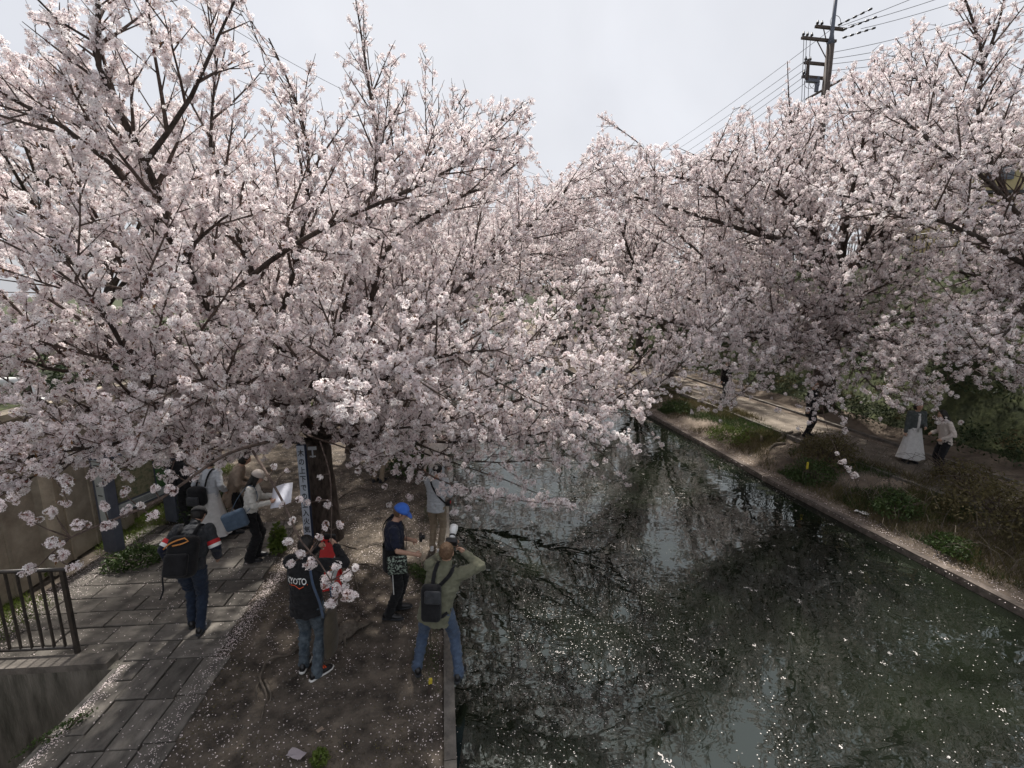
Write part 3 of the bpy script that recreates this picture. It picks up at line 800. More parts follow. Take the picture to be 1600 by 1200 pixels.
# ---- right bank
zr = .33
t = Tree(41, lambda p: p.z > 1.9 and p.z < 11.2 and (p - Vector((0, 0, EYE))).length > 5.0, bl_sp=.055, sec_sp=.28, sec_len=2.5)
b = Vector((12.6, 16.0, zr)); fk = T0(1300, 520, 15.8); fk2 = T0(1308, 430, 15.7)
t.trunk([b + Vector((0, 0, -.3)), b, b.lerp(fk, .5) + Vector((-.1, 0, 0)), fk, fk2], [.48, .41, .36, .34, .28])
L = t.limb
L([fk2, T0(1260, 380, 15.0), T0(1200, 370, 13.4), T0(1100, 340, 12), T0(1000, 310, 11), T0(930, 300, 10.6)], .14)
L([T0(1200, 370, 13.4), T0(1120, 300, 11.5), T0(1040, 275, 10.6), T0(960, 290, 10)], .07)
L([fk2, T0(1250, 330, 14.5), T0(1180, 280, 13), T0(1120, 250, 11.8), T0(1060, 260, 10.8)], .11)
L([fk2, T0(1275, 400, 15.4), T0(1240, 340, 15), T0(1230, 250, 14.6), T0(1250, 160, 14.4)], .13)
L([T0(1275, 410, 15.3), T0(1200, 370, 14.5), T0(1130, 330, 14), T0(1080, 290, 13.6)], .07)
L([fk, T0(1240, 480, 15), T0(1180, 450, 14.3), T0(1120, 420, 13.6), T0(1050, 400, 13)], .11)
L([fk2, T0(1350, 400, 15), T0(1410, 345, 14.2), T0(1500, 280, 13), T0(1600, 235, 12), T0(1720, 200, 11)], .2, .05)
L([T0(1410, 345, 14.2), T0(1450, 220, 13.8), T0(1436, 130, 13.6), T0(1400, 60, 13.4)], .07)
L([fk, T0(1370, 440, 14.4), T0(1450, 410, 13.2), T0(1560, 390, 12), T0(1680, 380, 11)], .11)
L([T0(1450, 410, 13.2), T0(1520, 430, 12), T0(1600, 460, 11), T0(1680, 470, 10)], .05)
L([fk, T0(1240, 520, 14), T0(1180, 520, 12.6), T0(1130, 520, 11.6)], .09)
L([fk, T0(1330, 520, 13.8), T0(1380, 530, 12), T0(1420, 550, 10.6), T0(1440, 590, 9.6)], .09, .012, .15)
L([fk, T0(1290, 540, 13.6), T0(1290, 560, 12), T0(1300, 590, 10.8)], .06, .012, .2, sub=.8)
L([fk, T0(1400, 500, 14.0), T0(1500, 490, 12.4), T0(1580, 520, 11)], .07)
L([fk, T0(1200, 500, 14.6), T0(1090, 470, 13.3), T0(990, 450, 12.4), T0(900, 430, 11.8)], .10)
L([fk, T0(1200, 530, 13.2), T0(1110, 515, 11.6), T0(1030, 500, 10.6), T0(960, 480, 9.9)], .09)
L([T0(1200, 500, 14.6), T0(1120, 420, 13.0), T0(1040, 350, 12.2), T0(960, 290, 11.8)], .06)
L([T0(1240, 340, 15), T0(1180, 260, 13.6), T0(1120, 230, 12.8)], .05)
L([fk, T0(1290, 480, 13.6), T0(1300, 440, 12.4), T0(1330, 420, 11.4)], .07)
L([fk, T0(1340, 470, 13.8), T0(1400, 440, 12.6), T0(1440, 460, 11.6)], .06)
L([fk, T0(1250, 470, 13.6), T0(1220, 430, 12.4)], .05)
L([fk, T0(1240, 560, 13.4), T0(1190, 575, 12.2), T0(1140, 580, 11.4)], .05, .01, .15, sub=.6)
L([fk, T0(1400, 540, 12.6), T0(1480, 550, 11.0), T0(1560, 565, 9.9), T0(1620, 575, 9.4)], .07, .01, .2, sub=.7)
L([fk, T0(1350, 560, 12.4), T0(1400, 585, 10.8), T0(1470, 600, 10.0)], .05, .01, .2, sub=.5)
L([fk2, T0(1350, 380, 14.4), T0(1380, 300, 13.4), T0(1360, 200, 13), T0(1330, 140, 12.8)], .09)
t.auto_limbs(fk2, 8, 6.6, .15, (12, 62), 1.0)
t.keep = lambda p: True
def hanging2(pts, r0, clusters):
    q, rr = smooth_path(pts, [r0 + (.003 - r0) * i / (len(pts) - 1) for i in range(len(pts))], .2)
    t.twig.tube(q, rr, 5, cap=False)
    for (px, py, yd, n, sp) in clusters:
        c = T0(px, py, yd); near = min(q, key=lambda w: (w - c).length)
        t.twig.tube([near, near.lerp(c, .6) + t.unit() * .02, c], [.004, .003, .002], 3, cap=False)
        for _ in range(int(n * 1.9 + 1)): t.B.append(tuple(c + t.unit() * sp * t.r.random() ** .5))
hanging2([T0(1400, 560, 10.4), T0(1430, 600, 9.8), T0(1455, 640, 9.4)], .012, [(1350 + 17 * i, 612 + int(10 * math.sin(i * 1.7)), 9.9, 4, .12) for i in range(8)] + [(1400, 632, 9.6, 5, .12), (1435, 628, 9.6, 5, .12), (1475, 655, 9.4, 4, .07), (1500, 660, 9.4, 2, .05), (1320, 640, 9.9, 1, .02), (1375, 655, 9.8, 2, .03), (1345, 628, 9.9, 1, .01)])
L([T0(1330, 560, 12), T0(1360, 600, 11), T0(1400, 620, 10.2), T0(1450, 632, 9.6)], .03, .007, .1, sub=.34)
L([T0(1200, 560, 12.6), T0(1180, 590, 11.6), T0(1150, 620, 10.8), T0(1120, 640, 10.4)], .025, .006, .2, sub=.28)
L([T0(1300, 570, 12), T0(1290, 610, 11), T0(1270, 640, 10.4)], .025, .006, .2, sub=.26)
L([T0(1480, 560, 11), T0(1540, 590, 10), T0(1600, 600, 9.4)], .03, .007, .1, sub=.3)
hanging2([T0(1280, 600, 11), T0(1290, 660, 10), T0(1310, 710, 9.2), T0(1330, 742, 8.8)], .008, [(1318, 722, 9.0, 4, .07), (1325, 732, 8.9, 4, .07), (1334, 742, 8.8, 4, .06), (1308, 708, 9.1, 1, .02), (1260, 640, 10.4, 2, .05), (1270, 655, 10.2, 3, .06), (1318, 660, 9.9, 4, .09), (1322, 672, 9.8, 3, .08), (1250, 668, 10, 3, .08), (1265, 660, 10, 2, .06), (1215, 640, 10.5, 2, .05), (1228, 615, 10.6, 2, .05), (1300, 620, 10.4, 3, .1)])
hanging2([T0(1150, 520, 12), T0(1130, 570, 11.4), T0(1125, 610, 11)], .01, [(1120 + 12 * math.sin(i * 2.1) * 2, 570 + i * 8, 11.2, 5, .18) for i in range(8)] + [(1168, 600, 11.2, 1, .01), (1185, 575, 11.2, 2, .05), (1105, 640, 10.8, 2, .06), (1125, 658, 10.6, 1, .02)])
t.build(b, 'large cherry tree with thick dark limbs between the right footpath and the hedge', 1.12)

t = Tree(53, lambda p: 2.0 < p.z < 12, bl_sp=.055, sec_sp=.28, twig_sp=.17)
b = Vector((9.96, 23.7, .2)); fk = b + Vector((-.2, -.3, 2.6))
t.trunk([b + Vector((0, 0, -.3)), b, b.lerp(fk, .5), fk], [.3, .25, .21, .19])
L = t.limb
L([fk, T0(1040, 520, 22.5), T0(1000, 440, 21), T0(975, 370, 20), T0(950, 300, 19), T0(925, 235, 18)], .14)
L([T0(975, 370, 20), T0(985, 300, 19), T0(1010, 240, 18), T0(935, 180, 18)], .06)
L([T0(1000, 440, 21), T0(920, 420, 19.5), T0(860, 400, 18.5)], .06)
L([T0(1000, 440, 21), T0(1040, 360, 20), T0(1090, 290, 19)], .06)
L([fk, Vector((8, 22.5, 4.6)), Vector((5.6, 21.5, 6)), Vector((3.4, 20.5, 7.2))], .11)
L([fk, Vector((7.4, 23, 6)), Vector((5, 22.6, 8.2)), Vector((3.2, 22.4, 9.8))], .1)
L([fk, Vector((8, 25, 5)), Vector((5.2, 26, 7)), Vector((3, 27, 9))], .11)
t.auto_limbs(fk, 8, 7.0, .14, (22, 66), .1)
t.build(b, 'slender trunked cherry tree standing close to the right water edge', 1.3)

t = Tree(61, lambda p: p.z > 3.0 and p.z < 11.0 and (p - Vector((0, 0, EYE))).length > 6.0 and p.x > 4.0, bl_sp=.06, sec_sp=.28)
b = Vector((15.6, 11.0, 2.0)); fk = Vector((15.3, 10.9, 4.2))
t.trunk([b + Vector((0, 0, -.5)), b, b.lerp(fk, .5), fk], [.36, .31, .25, .23])
L = t.limb
L([fk, T0(1640, 420, 11.0), T0(1560, 280, 11.0), T0(1528, 170, 10.8), T0(1536, 90, 10.6), T0(1500, -20, 10.4)], .11, .02)
L([T0(1534, 100, 10.6), T0(1560, 40, 10.4), T0(1580, -60, 10.3)], .05)
L([T0(1528, 170, 10.8), T0(1450, 130, 10.5), T0(1380, 110, 10.2)], .035, .008, .1, sub=.6)
L([fk, T0(1620, 440, 10.4), T0(1560, 470, 9.8), T0(1500, 500, 9.4), T0(1450, 530, 9.2)], .07, .01, .15)
L([fk, T0(1640, 420, 10.0), T0(1590, 500, 9.0), T0(1540, 545, 8.4), T0(1500, 570, 8.2)], .06, .01, .2, sub=.7)
L([fk, T0(1580, 400, 9.8), T0(1480, 350, 8.8), T0(1380, 320, 8.2), T0(1290, 300, 7.8)], .09)
L([fk, T0(1560, 300, 9.4), T0(1450, 220, 8.6), T0(1380, 160, 8.2)], .07)
t.auto_limbs(fk, 7, 5.0, .11, (30, 66), 2.2)
t.build(b, 'cherry tree on the slope at the right edge, one limb reaching the top', 1.1)

t, b = auto_tree(71, (10.8, 31.0, .3), 2.6, 8, 6.6, .15, .5, zmax=12)
tr_a = t.build(b, 'cherry tree of the right bank behind the slender one', 1.45)

def copy_tree(o, parent=None):
    c = o.copy(); COL.objects.link(c)
    if parent: c.parent = parent
    for ch in [k for k in o.children]: copy_tree(ch, c)
    return c
t, b = auto_tree(83, (-6, 29, 0), 2.4, 7, 6.2, .15, .9, zmax=11, bl=.11, secsp=.42)
far0 = t.build(b, 'cherry tree of the left bank just beyond the third one', 1.75)
far_spots = [(-9.2, 12.5, 2.2, .8, 'cherry tree at the top of the left wall, behind the notice board'), (-5.0, 38, 0, 1.0, 'far left bank cherry tree where the canal starts to bend'), (-6.5, 48, 0, 1.1, 'farthest cherry tree on the left bank'), (9.5, 41, .3, 1.1, 'far right bank cherry tree beyond the third trunk'),
             (7.5, 53, .3, 1.2, 'farthest cherry tree on the right bank'), (16.5, 27, 4.4, .95, 'cherry tree high on the right slope below the utility pole'), (17.5, 38, 5.2, .95, 'distant cherry tree high on the right slope'),
             (-11.5, 17, 2.6, .9, 'cherry tree on the upper road at the left, behind the big one'), (-12.5, 30, 2.6, 1.0, 'distant cherry tree on the upper road at the left'), (1.0, 62, 0, 1.7, 'cherry tree closing the view at the end of the canal'), (-14.0, 9.5, 2.6, .85, 'cherry tree by the upper road at the left edge')]
far_spots += [(-3.4, 33.5, 0, 1.25, 'cherry tree on the left bank whose crown closes over the canal'), (6.9, 36.5, .2, 1.25, 'cherry tree on the right bank whose crown closes over the canal'), (3.5, 50, 0, 1.35, 'cherry tree leaning over the far bend of the canal'), (-3.2, 43, 0, 1.15, 'cherry tree at the far left water edge')]
for i, (x, y, z, s_, lab) in enumerate(far_spots):
    c = copy_tree(far0); c.location = (x, y, z); c.rotation_euler = (0, 0, 1.3 * i + .7); c.scale = (s_, s_, s_ * 1.03)
    c['label'] = lab
for o in list(bpy.data.objects):
    if o.name.startswith('cherry_tree') and o.parent is None: o['group'] = row
# ------------------------------------------------------------------ people
def cloth(name, base, var=None, scale=14, rough=0.9, bump=0.25, bscale=90, **k):
    return mat(name, base, rough, var=var, scale=scale, bump=bump, bscale=bscale, spec=0.15, sheen=0.1, **k)
M['skin'] = mat('skin', (0.52, 0.33, 0.24), 0.55, var=(0.45, 0.26, 0.19), scale=9, spec=0.35)
M['hair_b'] = mat('black_hair', (0.012, 0.010, 0.009), 0.5, bump=0.6, bscale=60, stretch=(1, 1, .15), spec=.4)
M['hair_br'] = mat('brown_hair', (0.10, 0.055, 0.03), 0.6, var=(0.16, .1, .06), scale=30, bump=0.6, bscale=60, spec=.3)
M['hair_g'] = mat('grey_hair', (0.38, 0.37, 0.35), 0.6, bump=0.6, bscale=60, spec=.3)
M['navy'] = cloth('navy_cloth', (0.012, 0.015, 0.030), (0.022, 0.026, 0.045))
M['black'] = cloth('black_cloth', (0.009, 0.009, 0.010), (0.018, 0.018, 0.02))
M['charcoal'] = cloth('charcoal_cloth', (0.028, 0.03, 0.034), (0.05, 0.052, 0.057))
M['denim'] = cloth('dark_denim', (0.012, 0.018, 0.034), (0.026, 0.037, 0.060), scale=7)
M['denim_l'] = cloth('blue_denim', (0.042, 0.062, 0.105), (0.08, 0.112, 0.17), scale=7)
M['denim_g'] = cloth('acid_wash_denim', (0.035, 0.048, 0.062), (0.11, 0.135, 0.155), scale=16, detail=10)
M['olive'] = cloth('olive_cloth', (0.12, 0.12, 0.082), (0.17, 0.17, 0.12), scale=5)
M['khaki'] = cloth('khaki_cloth', (0.20, 0.155, 0.11), (0.27, 0.215, 0.155), scale=6)
M['cream'] = cloth('cream_wool', (0.62, 0.61, 0.57), (0.7, 0.69, 0.65))
M['offwhite'] = cloth('off_white_cloth', (0.55, 0.54, 0.53), (0.66, 0.65, 0.64))
M['ltgrey'] = cloth('light_grey_cloth', (0.40, 0.42, 0.45), (0.48, 0.5, 0.53))
M['greygreen'] = cloth('grey_green_knit', (0.06, 0.07, 0.068), (0.09, 0.10, 0.10))
M['taupe'] = cloth('taupe_cloth', (0.22, 0.17, 0.13), (0.28, 0.22, 0.17))
M['beigec'] = cloth('beige_cloth', (0.48, 0.42, 0.38), (0.56, 0.5, 0.46))
M['mauve'] = cloth('mauve_grey_cloth', (0.30, 0.26, 0.28), (0.36, 0.32, 0.33))
M['blue_cap'] = cloth('bright_blue_cap', (0.045, 0.13, 0.50), (0.06, 0.17, 0.6))
M['red'] = mat('red_cloth', (0.48, 0.025, 0.03), 0.7)
M['bluebag'] = cloth('slate_blue_canvas', (0.085, 0.125, 0.18), (0.12, 0.17, 0.24))
M['brownbag'] = cloth('dark_khaki_canvas', (0.055, 0.045, 0.032), (0.085, 0.07, 0.05), scale=6)
M['whitepl'] = mat('white_plastic', (0.75, 0.75, 0.74), 0.4, spec=.5)
M['blackpl'] = mat('black_plastic', (0.012, 0.012, 0.013), 0.35, spec=.5)
M['glass'] = mat('lens_glass', (0.01, 0.012, 0.02), 0.05, spec=1.0)
M['orange'] = mat('orange_cord', (0.62, 0.26, 0.07), 0.7)
M['orange_r'] = mat('orange_red_lace', (0.85, 0.12, 0.04), 0.6)
M['yellow'] = mat('yellow_paint', (0.62, 0.50, 0.04), 0.6, var=(.45, .35, .05), scale=20)
M['sole'] = mat('white_sole', (0.68, 0.67, 0.64), 0.6)
M['paper'] = mat('white_paper', (0.80, 0.82, 0.92), 0.7)

def remesh(mb, name, vox=0.014, smooth=2, wr=0.0, wscale=9.0, seed=0):
    me = mb.mesh(name); o = bpy.data.objects.new(name, me); COL.objects.link(o)
    md = o.modifiers.new('r', 'REMESH'); md.mode = 'VOXEL'; md.voxel_size = vox
    if smooth:
        sm = o.modifiers.new('s', 'SMOOTH'); sm.iterations = smooth; sm.factor = 0.5
    dg = bpy.context.evaluated_depsgraph_get(); dg.update()
    out = bpy.data.meshes.new_from_object(o.evaluated_get(dg)); out.name = name
    bpy.data.objects.remove(o); bpy.data.meshes.remove(me)
    if wr:
        n = len(out.vertices); co = np.empty(n * 3, np.float32); out.vertices.foreach_get('co', co)
        no = np.empty(n * 3, np.float32); out.vertices.foreach_get('normal', no)
        co = co.reshape(-1, 3); no = no.reshape(-1, 3)
        for i in range(n):
            p = co[i]
            v = Vector((p[0] * wscale, p[1] * wscale, p[2] * wscale * 1.7 + seed))
            f = abs(noise.noise(v)) * 1.6 - .35 + .5 * noise.noise(v * 2.3)
            co[i] += no[i] * wr * f
        out.vertices.foreach_set('co', co.reshape(-1))
    out.polygons.foreach_set('use_smooth', [True] * len(out.polygons)); out.update()
    return out

def ik(a, c, l1, l2, pole):
    """middle joint between a and c with bone lengths l1, l2 bending towards pole"""
    d = c - a; D = min(d.length, (l1 + l2) * .999); u = d.normalized(); c = a + u * D
    x = (l1 * l1 - l2 * l2 + D * D) / (2 * D); h = math.sqrt(max(l1 * l1 - x * x, 1e-6))
    p = Vector(pole) - u * u.dot(Vector(pole)); p.normalize()
    return a + u * x + p * h, c

def person(loc, heading, label, h=1.72, lean=0, side=0, twist=0, head=(0, 0), hands=None, feet=None, build=1.0, hip_drop=0.0,
           top='jacket', topm='navy', legs='trousers', legm='denim', shoem='blackpl', hair='short', hairm='hair_b', hat=None, hatm='black', flare=0.0,
           sleeve='long', hem=-0.06, vox=0.013, elbow=None, finger=True, seed=0, group=None):
    """heading: degrees clockwise from +Y. local axes: x right, y forward"""
    root = empty('person', loc, -R(heading), label, 'person', group); s = h / 1.72; B = build
    root.scale = (s, s, s)
    if feet is None: feet = [(-.10, 0.0, -4), (.10, 0.02, 8)]
    if hands is None: hands = [(-.27, .03, .84), (.27, .03, .84)]
    mx = (feet[0][0] + feet[1][0]) / 2; my = (feet[0][1] + feet[1][1]) / 2
    pel = Vector((mx, my - .02 * (lean > 20), .94 - hip_drop))
    rot = Matrix.Rotation(-R(twist), 3, 'Z') @ Matrix.Rotation(R(side), 3, 'Y') @ Matrix.Rotation(-R(lean), 3, 'X')
    U, Fw, Rt = rot @ Vector((0, 0, 1)), rot @ Vector((0, 1, 0)), rot @ Vector((1, 0, 0))
    hipR = Matrix.Rotation(-R(twist * .4), 3, 'Z') @ Vector((1, 0, 0))
    sp = lambda x, y, z: pel + Rt * x + Fw * y + U * z
    neck = sp(0, -.005, .50)
    hr = Matrix.Rotation(-R(twist + head[0]), 3, 'Z') @ Matrix.Rotation(-R(lean * .5 + head[1]), 3, 'X')
    hU, hF, hX = hr @ Vector((0, 0, 1)), hr @ Vector((0, 1, 0)), hr @ Vector((1, 0, 0))
    hc = neck + hU * .165 + hF * .022
    sh = [sp(-.175 * B, 0, .455), sp(.175 * B, 0, .455)]
    arms = []
    for i, sg in enumerate((-1, 1)):
        pole = Vector((sg * .5, -.6, -.8)) if not elbow else Vector(elbow[i])
        e, w = ik(sh[i], Vector(hands[i]), .285, .255, pole); arms.append((sh[i], e, w))
    lg = []
    for i, sg in enumerate((-1, 1)):
        hp = pel + hipR * sg * .09 * B + Vector((0, 0, -.04)); ank = Vector((feet[i][0], feet[i][1] - .05, .085))
        fa = R(feet[i][2]); kp = Vector((math.sin(fa) * .3, 1, 0.1))
        k, an = ik(hp, ank, .43, .42, kp); lg.append((hp, k, an, fa))
    # --- body: one continuous skin surface
    b = MB()
    b.ell(hc, hX * .077, hF * .093, hU * .112, 16, 12)
    b.ell(hc + hF * .04 - hU * .05, hX * .055, hF * .052, hU * .06, 12, 8)            # jaw
    b.ell(hc + hF * .097 - hU * .012, hX * .013, hF * .020, hU * .024, 8, 6)           # nose
    b.ell(hc + hF * .088 - hU * .055, hX * .024, hF * .010, hU * .010, 8, 6)           # mouth
    b.ell(hc + hF * .083 + hU * .03, hX * .05, hF * .012, hU * .012, 8, 6)             # brow
    for sg in (-1, 1): b.ell(hc + hX * sg * .079 - hU * .008 - hF * .005, hX * .012, hF * .02, hU * .032, 8, 6)
    b.cap2(neck - U * .05, hc - hU * .06, .058, .052)
    b.loft([(sp(0, 0, z), Rt * rx * B, Fw * ry * B) for z, rx, ry in ((-.06, .12, .08), (0, .14, .095), (.15, .125, .085), (.32, .15, .1), (.42, .15, .085), (.485, .08, .06))], 16)
    for (a0, e, w) in arms:
        b.cap2(a0, e, .045, .036); b.cap2(e, w, .037, .026)
    for (hp, k, an, fa) in lg:
        b.cap2(hp, k, .075, .05); b.cap2(k, an, .05, .035)
        b.cap2(an + Vector((0, 0, -.03)), an + Vector((math.sin(fa) * .12, math.cos(fa) * .12, -.05)), .035, .028)
    for i, (a0, e, w) in enumerate(arms):
        fd = (w - e).normalized(); b.cap2(w - fd * .01, w + fd * .06, .028, .030)
    body = remesh(b, 'body', vox, 2)
    hb = MB()                                                                          # fingers and thumb, rooted in the palm
    if finger:
        for i, (a0, e, w) in enumerate(arms):
            fd = (w - e).normalized(); inn = (Vector((mx, my, w.z)) - w); inn = (inn - fd * inn.dot(fd)).normalized()
            ac = fd.cross(inn)
            for q, Lf in zip((-.024, -.008, .008, .024), (.055, .066, .070, .060)):
                p0 = w + fd * .062 + ac * q; p1 = p0 + fd * Lf * .5 + inn * .008; p2 = p1 + fd * Lf * .22 + inn * Lf * .36
                hb.tube([p0 - fd * .02, p0, p1, p2], [.009, .0085, .008, .0065], 6)
            sgn = -1 if i == 0 else 1
            p0 = w + fd * .02 + ac * .026; hb.tube([p0, p0 + fd * .025 + ac * .02 + inn * .012, p0 + fd * .05 + ac * .018 + inn * .03], [.011, .010, .008], 6)
        bm = bmesh.new(); bm.from_mesh(body); tmp = hb.mesh('t', True); bm.from_mesh(tmp); bm.to_mesh(body); bm.free()
    body_o = link('body', body, root, M['skin'])
    if vox < .02:
        for sg in (-1, 1):
            e_ = MB(); e_.ell(hc + hX * sg * .03 + hF * .086 + hU * .012, hX * .012, hF * .006, hU * .006, 8, 6); e_.build('eye', M['blackpl'], root, True)
    # --- top
    c = MB(); th = .018 if top in ('jacket', 'coat') else .010
    zs = [(hem, .165, .115), (0, .165, .118), (.12, .155, .11), (.26, .175, .12), (.36, .185, .118), (.43, .17, .10), (.485, .105, .08), (.51, .07, .065)]
    c.loft([(sp(0, .0, z), Rt * (rx * B + th), Fw * (ry * B + th)) for z, rx, ry in zs], 20)
    for (a0, e, w) in arms:
        c.ell(a0, Rt * .075 * B, Fw * .075, U * .07)
        if sleeve == 'long':
            c.cap2(a0, e, .058 * B + th, .047 + th * .8); c.cap2(e, e.lerp(w, .95), .048 + th * .8, .036 + th * .6)
        else:
            c.cap2(a0, a0.lerp(e, .72), .062 * B, .056)
    if top == 'jacket': c.cap2(neck - U * .02, neck + hU * .035, .075, .068)
    top_o = link({'jacket': 'jacket', 'coat': 'coat', 'shirt': 'shirt', 'sweater': 'sweater', 'blouse': 'blouse'}[top], remesh(c, top, vox, 1, .016, 11, seed), root, M[topm])
    # --- legs
    if legs == 'trousers':
        c = MB(); c.ell(pel + Vector((0, 0, -.01)), hipR * .168 * B, Vector((0, 1, 0)) * .122 * B, Vector((0, 0, .13)), 18, 10)
        for (hp, k, an, fa) in lg:
            c.cap2(hp + Vector((0, 0, -.02)), k, .096 * B, .070); c.cap2(k, an + Vector((0, 0, .0)), .070 + flare * .5, .060 + flare)
            c.cap2(an.lerp(k, .08), an + Vector((math.sin(fa) * .015, math.cos(fa) * .015, -.03)), .063 + flare * .7, .064 + flare)
        link('trousers', remesh(c, 'trousers', vox, 1, .015, 12, seed + 3), root, M[legm])
    else:
        c = MB(); rings = []; n = 40; L_ = {'skirt': .80, 'knee_skirt': .5}[legs]
        me_v = []
        for i in range(12):
            f = i / 11; z = pel.z + .06 - (L_ + .06) * f; rr = (.16 + .17 * f) * B
            ring = []
            for j in range(n):
                a = 2 * math.pi * j / n; pl = 1 + .07 * f * math.sin(a * 9 + 2 * math.sin(a * 2)) + .04 * f * noise.noise(Vector((math.cos(a) * 2, math.sin(a) * 2, f * 2 + seed)))
                me_v.append((pel.x + math.cos(a) * rr * pl, pel.y + math.sin(a) * rr * .78 * pl, z + .012 * math.sin(a * 3) * f))
        fs = [(i * n + j, i * n + (j + 1) % n, (i + 1) * n + (j + 1) % n, (i + 1) * n + j) for i in range(11) for j in range(n)]
        c.add(me_v, [tuple(reversed(f)) for f in fs]); c.build('skirt', M[legm], root, True)
    # --- shoes
    for i, (hp, k, an, fa) in enumerate(lg):
        fd = Vector((math.sin(fa), math.cos(fa), 0)); fs_ = Vector((fd.y, -fd.x, 0)); o = Vector((an.x, an.y, 0))
        c = MB(); c.loft([(o + fd * y + Vector((0, 0, z)), fs_ * w_, Vector((0, 0, hh))) for y, z, w_, hh in
                          ((-.085, .045, .02, .025), (-.07, .055, .035, .045), (-.02, .062, .04, .06), (.05, .052, .043, .045), (.12, .042, .05, .032), (.17, .036, .044, .024), (.20, .03, .02, .014))], 12)
        so = link('shoe', c.mesh('shoe', True), root, M[shoem])
        c = MB(); c.loft([(o + fd * y + Vector((0, 0, .014)), fs_ * w_, Vector((0, 0, .016))) for y, w_ in ((-.095, .02), (-.08, .038), (-.02, .043), (.05, .047), (.12, .055), (.175, .048), (.215, .02))], 10)
        c.build('sole', M['sole'] if shoem != 'blackpl' else M['charcoal'], so, True)
    # --- hair, hat
    if hair:
        c = MB(); c.ell(hc - hF * .016 + hU * (.002 if hat else .018), hX * .088, hF * .094, hU * (.095 if hat else .108), 16, 12)
        if hair == 'long':
            c.loft([(hc - hF * .05 + hU * .03, hX * .07, hF * .05), (hc - hF * .055 - hU * .08, hX * .085, hF * .055), (neck - Fw * .06 - U * .03, Rt * .095, Fw * .05), (neck - Fw * .085 - U * .12, Rt * .08, Fw * .03)], 14)
            for sg in (-1, 1): c.cap2(hc + hX * sg * .075, neck + Rt * sg * .085 + Fw * .03 - U * .06, .03, .022)
        elif hair == 'bob':
            c.loft([(hc - hF * .03 + hU * .04, hX * .09, hF * .08), (hc - hF * .03 - hU * .06, hX * .105, hF * .085), (hc - hF * .03 - hU * .11, hX * .09, hF * .07)], 16)
        me = remesh(c, 'hair', max(vox, .011), 1, .006, 30, seed)
        link('hair', me, root, M[hairm])
    if hat:
        c = MB()
        if hat == 'cap':
            c.loft([(hc + hU * (.02 + .118 * math.sin(a)) - hF * .008, hX * .103 * math.cos(a), hF * .114 * math.cos(a)) for a in [R(x) for x in (0, 15, 32, 50, 66, 80, 88)]], 18)
            v = []
            for i in range(9):
                a = math.pi * i / 8
                v.append(hc + hU * .03 + hF * (.085 * math.sin(a) + .01) + hX * .088 * math.cos(a)); v.append(hc + hU * (.03 - .03 * math.sin(a)) + hF * (.085 + .09 * math.sin(a) ** .8) * (1 if 0 < i < 8 else .9) + hX * .082 * math.cos(a))
            c.add(v, [(2 * i, 2 * i + 1, 2 * i + 3, 2 * i + 2) for i in range(8)])
            v2 = [p - hU * .006 for p in v]; c.add(v2, [(2 * i + 2, 2 * i + 3, 2 * i + 1, 2 * i) for i in range(8)])
            c.ell(hc + hU * .122, hX * .008, hF * .008, hU * .005, 8, 4)
        elif hat == 'bucket':
            c.loft([(hc + hU * z, hX * r1, hF * r2) for z, r1, r2 in ((.0, .155, .165), (.035, .105, .115), (.05, .1, .11), (.10, .092, .10), (.122, .075, .085), (.128, .03, .03))], 20)
        elif hat == 'knit':
            c.loft([(hc + hU * (.03 + .09 * math.sin(a)) - hF * .012, hX * .099 * math.cos(a), hF * .11 * math.cos(a)) for a in [R(x) for x in (-8, 8, 15, 32, 50, 66, 80, 88)]], 18)
        elif hat == 'widehat':
            c.loft([(hc + hU * z, hX * r1, hF * r2) for z, r1, r2 in ((.02, .20, .21), (.035, .19, .2), (.045, .10, .11), (.11, .09, .10), (.13, .05, .05))], 20)
        c.build('cap' if hat == 'cap' else 'hat', M[hatm], root, True)
    return dict(root=root, sp=sp, neck=neck, hc=hc, arms=arms, legs=lg, U=U, F=Fw, R=Rt, hU=hU, hF=hF, hX=hX, top=top_o, pel=pel, s=s)

def held(name, p, label, cat, group=None):
    """a thing carried by a person: its own top-level object, in that person's local frame"""
    o = empty(name, p['root'].location, p['root'].rotation_euler.z, label, cat, group); o.scale = p['root'].scale
    return o

def decal(text_mesh_obj, p, origin, right, up, look, size):
    """press flat print onto a garment"""
    me = p['top'].data
    bvh = BVHTree.FromPolygons([v.co for v in me.vertices], [tuple(f.vertices) for f in me.polygons])
    for v in text_mesh_obj.data.vertices:
        q = origin + right * v.co.x * size + up * v.co.y * size
        hit = bvh.ray_cast(q - look * .5, look)
        v.co = (hit[0] - look * .004) if hit[0] is not None else q
def text_mesh(s, ext=0.0, align='CENTER', bold=0.0):
    c = bpy.data.curves.new('t', 'FONT'); c.body = s; c.align_x = align; c.align_y = 'CENTER'; c.extrude = ext; c.offset = bold; c.resolution_u = 3
    o = bpy.data.objects.new('t', c); COL.objects.link(o)
    dg = bpy.context.evaluated_depsgraph_get(); dg.update()
    me = bpy.data.meshes.new_from_object(o.evaluated_get(dg)); bpy.data.objects.remove(o); bpy.data.curves.remove(c)
    return me

def strap(b, pts, w=.02, th=.004, n=6, flatdir=(0, 1, 0)):
    q, _ = smooth_path(pts, [1] * len(pts), .05); b.tube(q, w, n, flat=th / w, flatdir=flatdir)

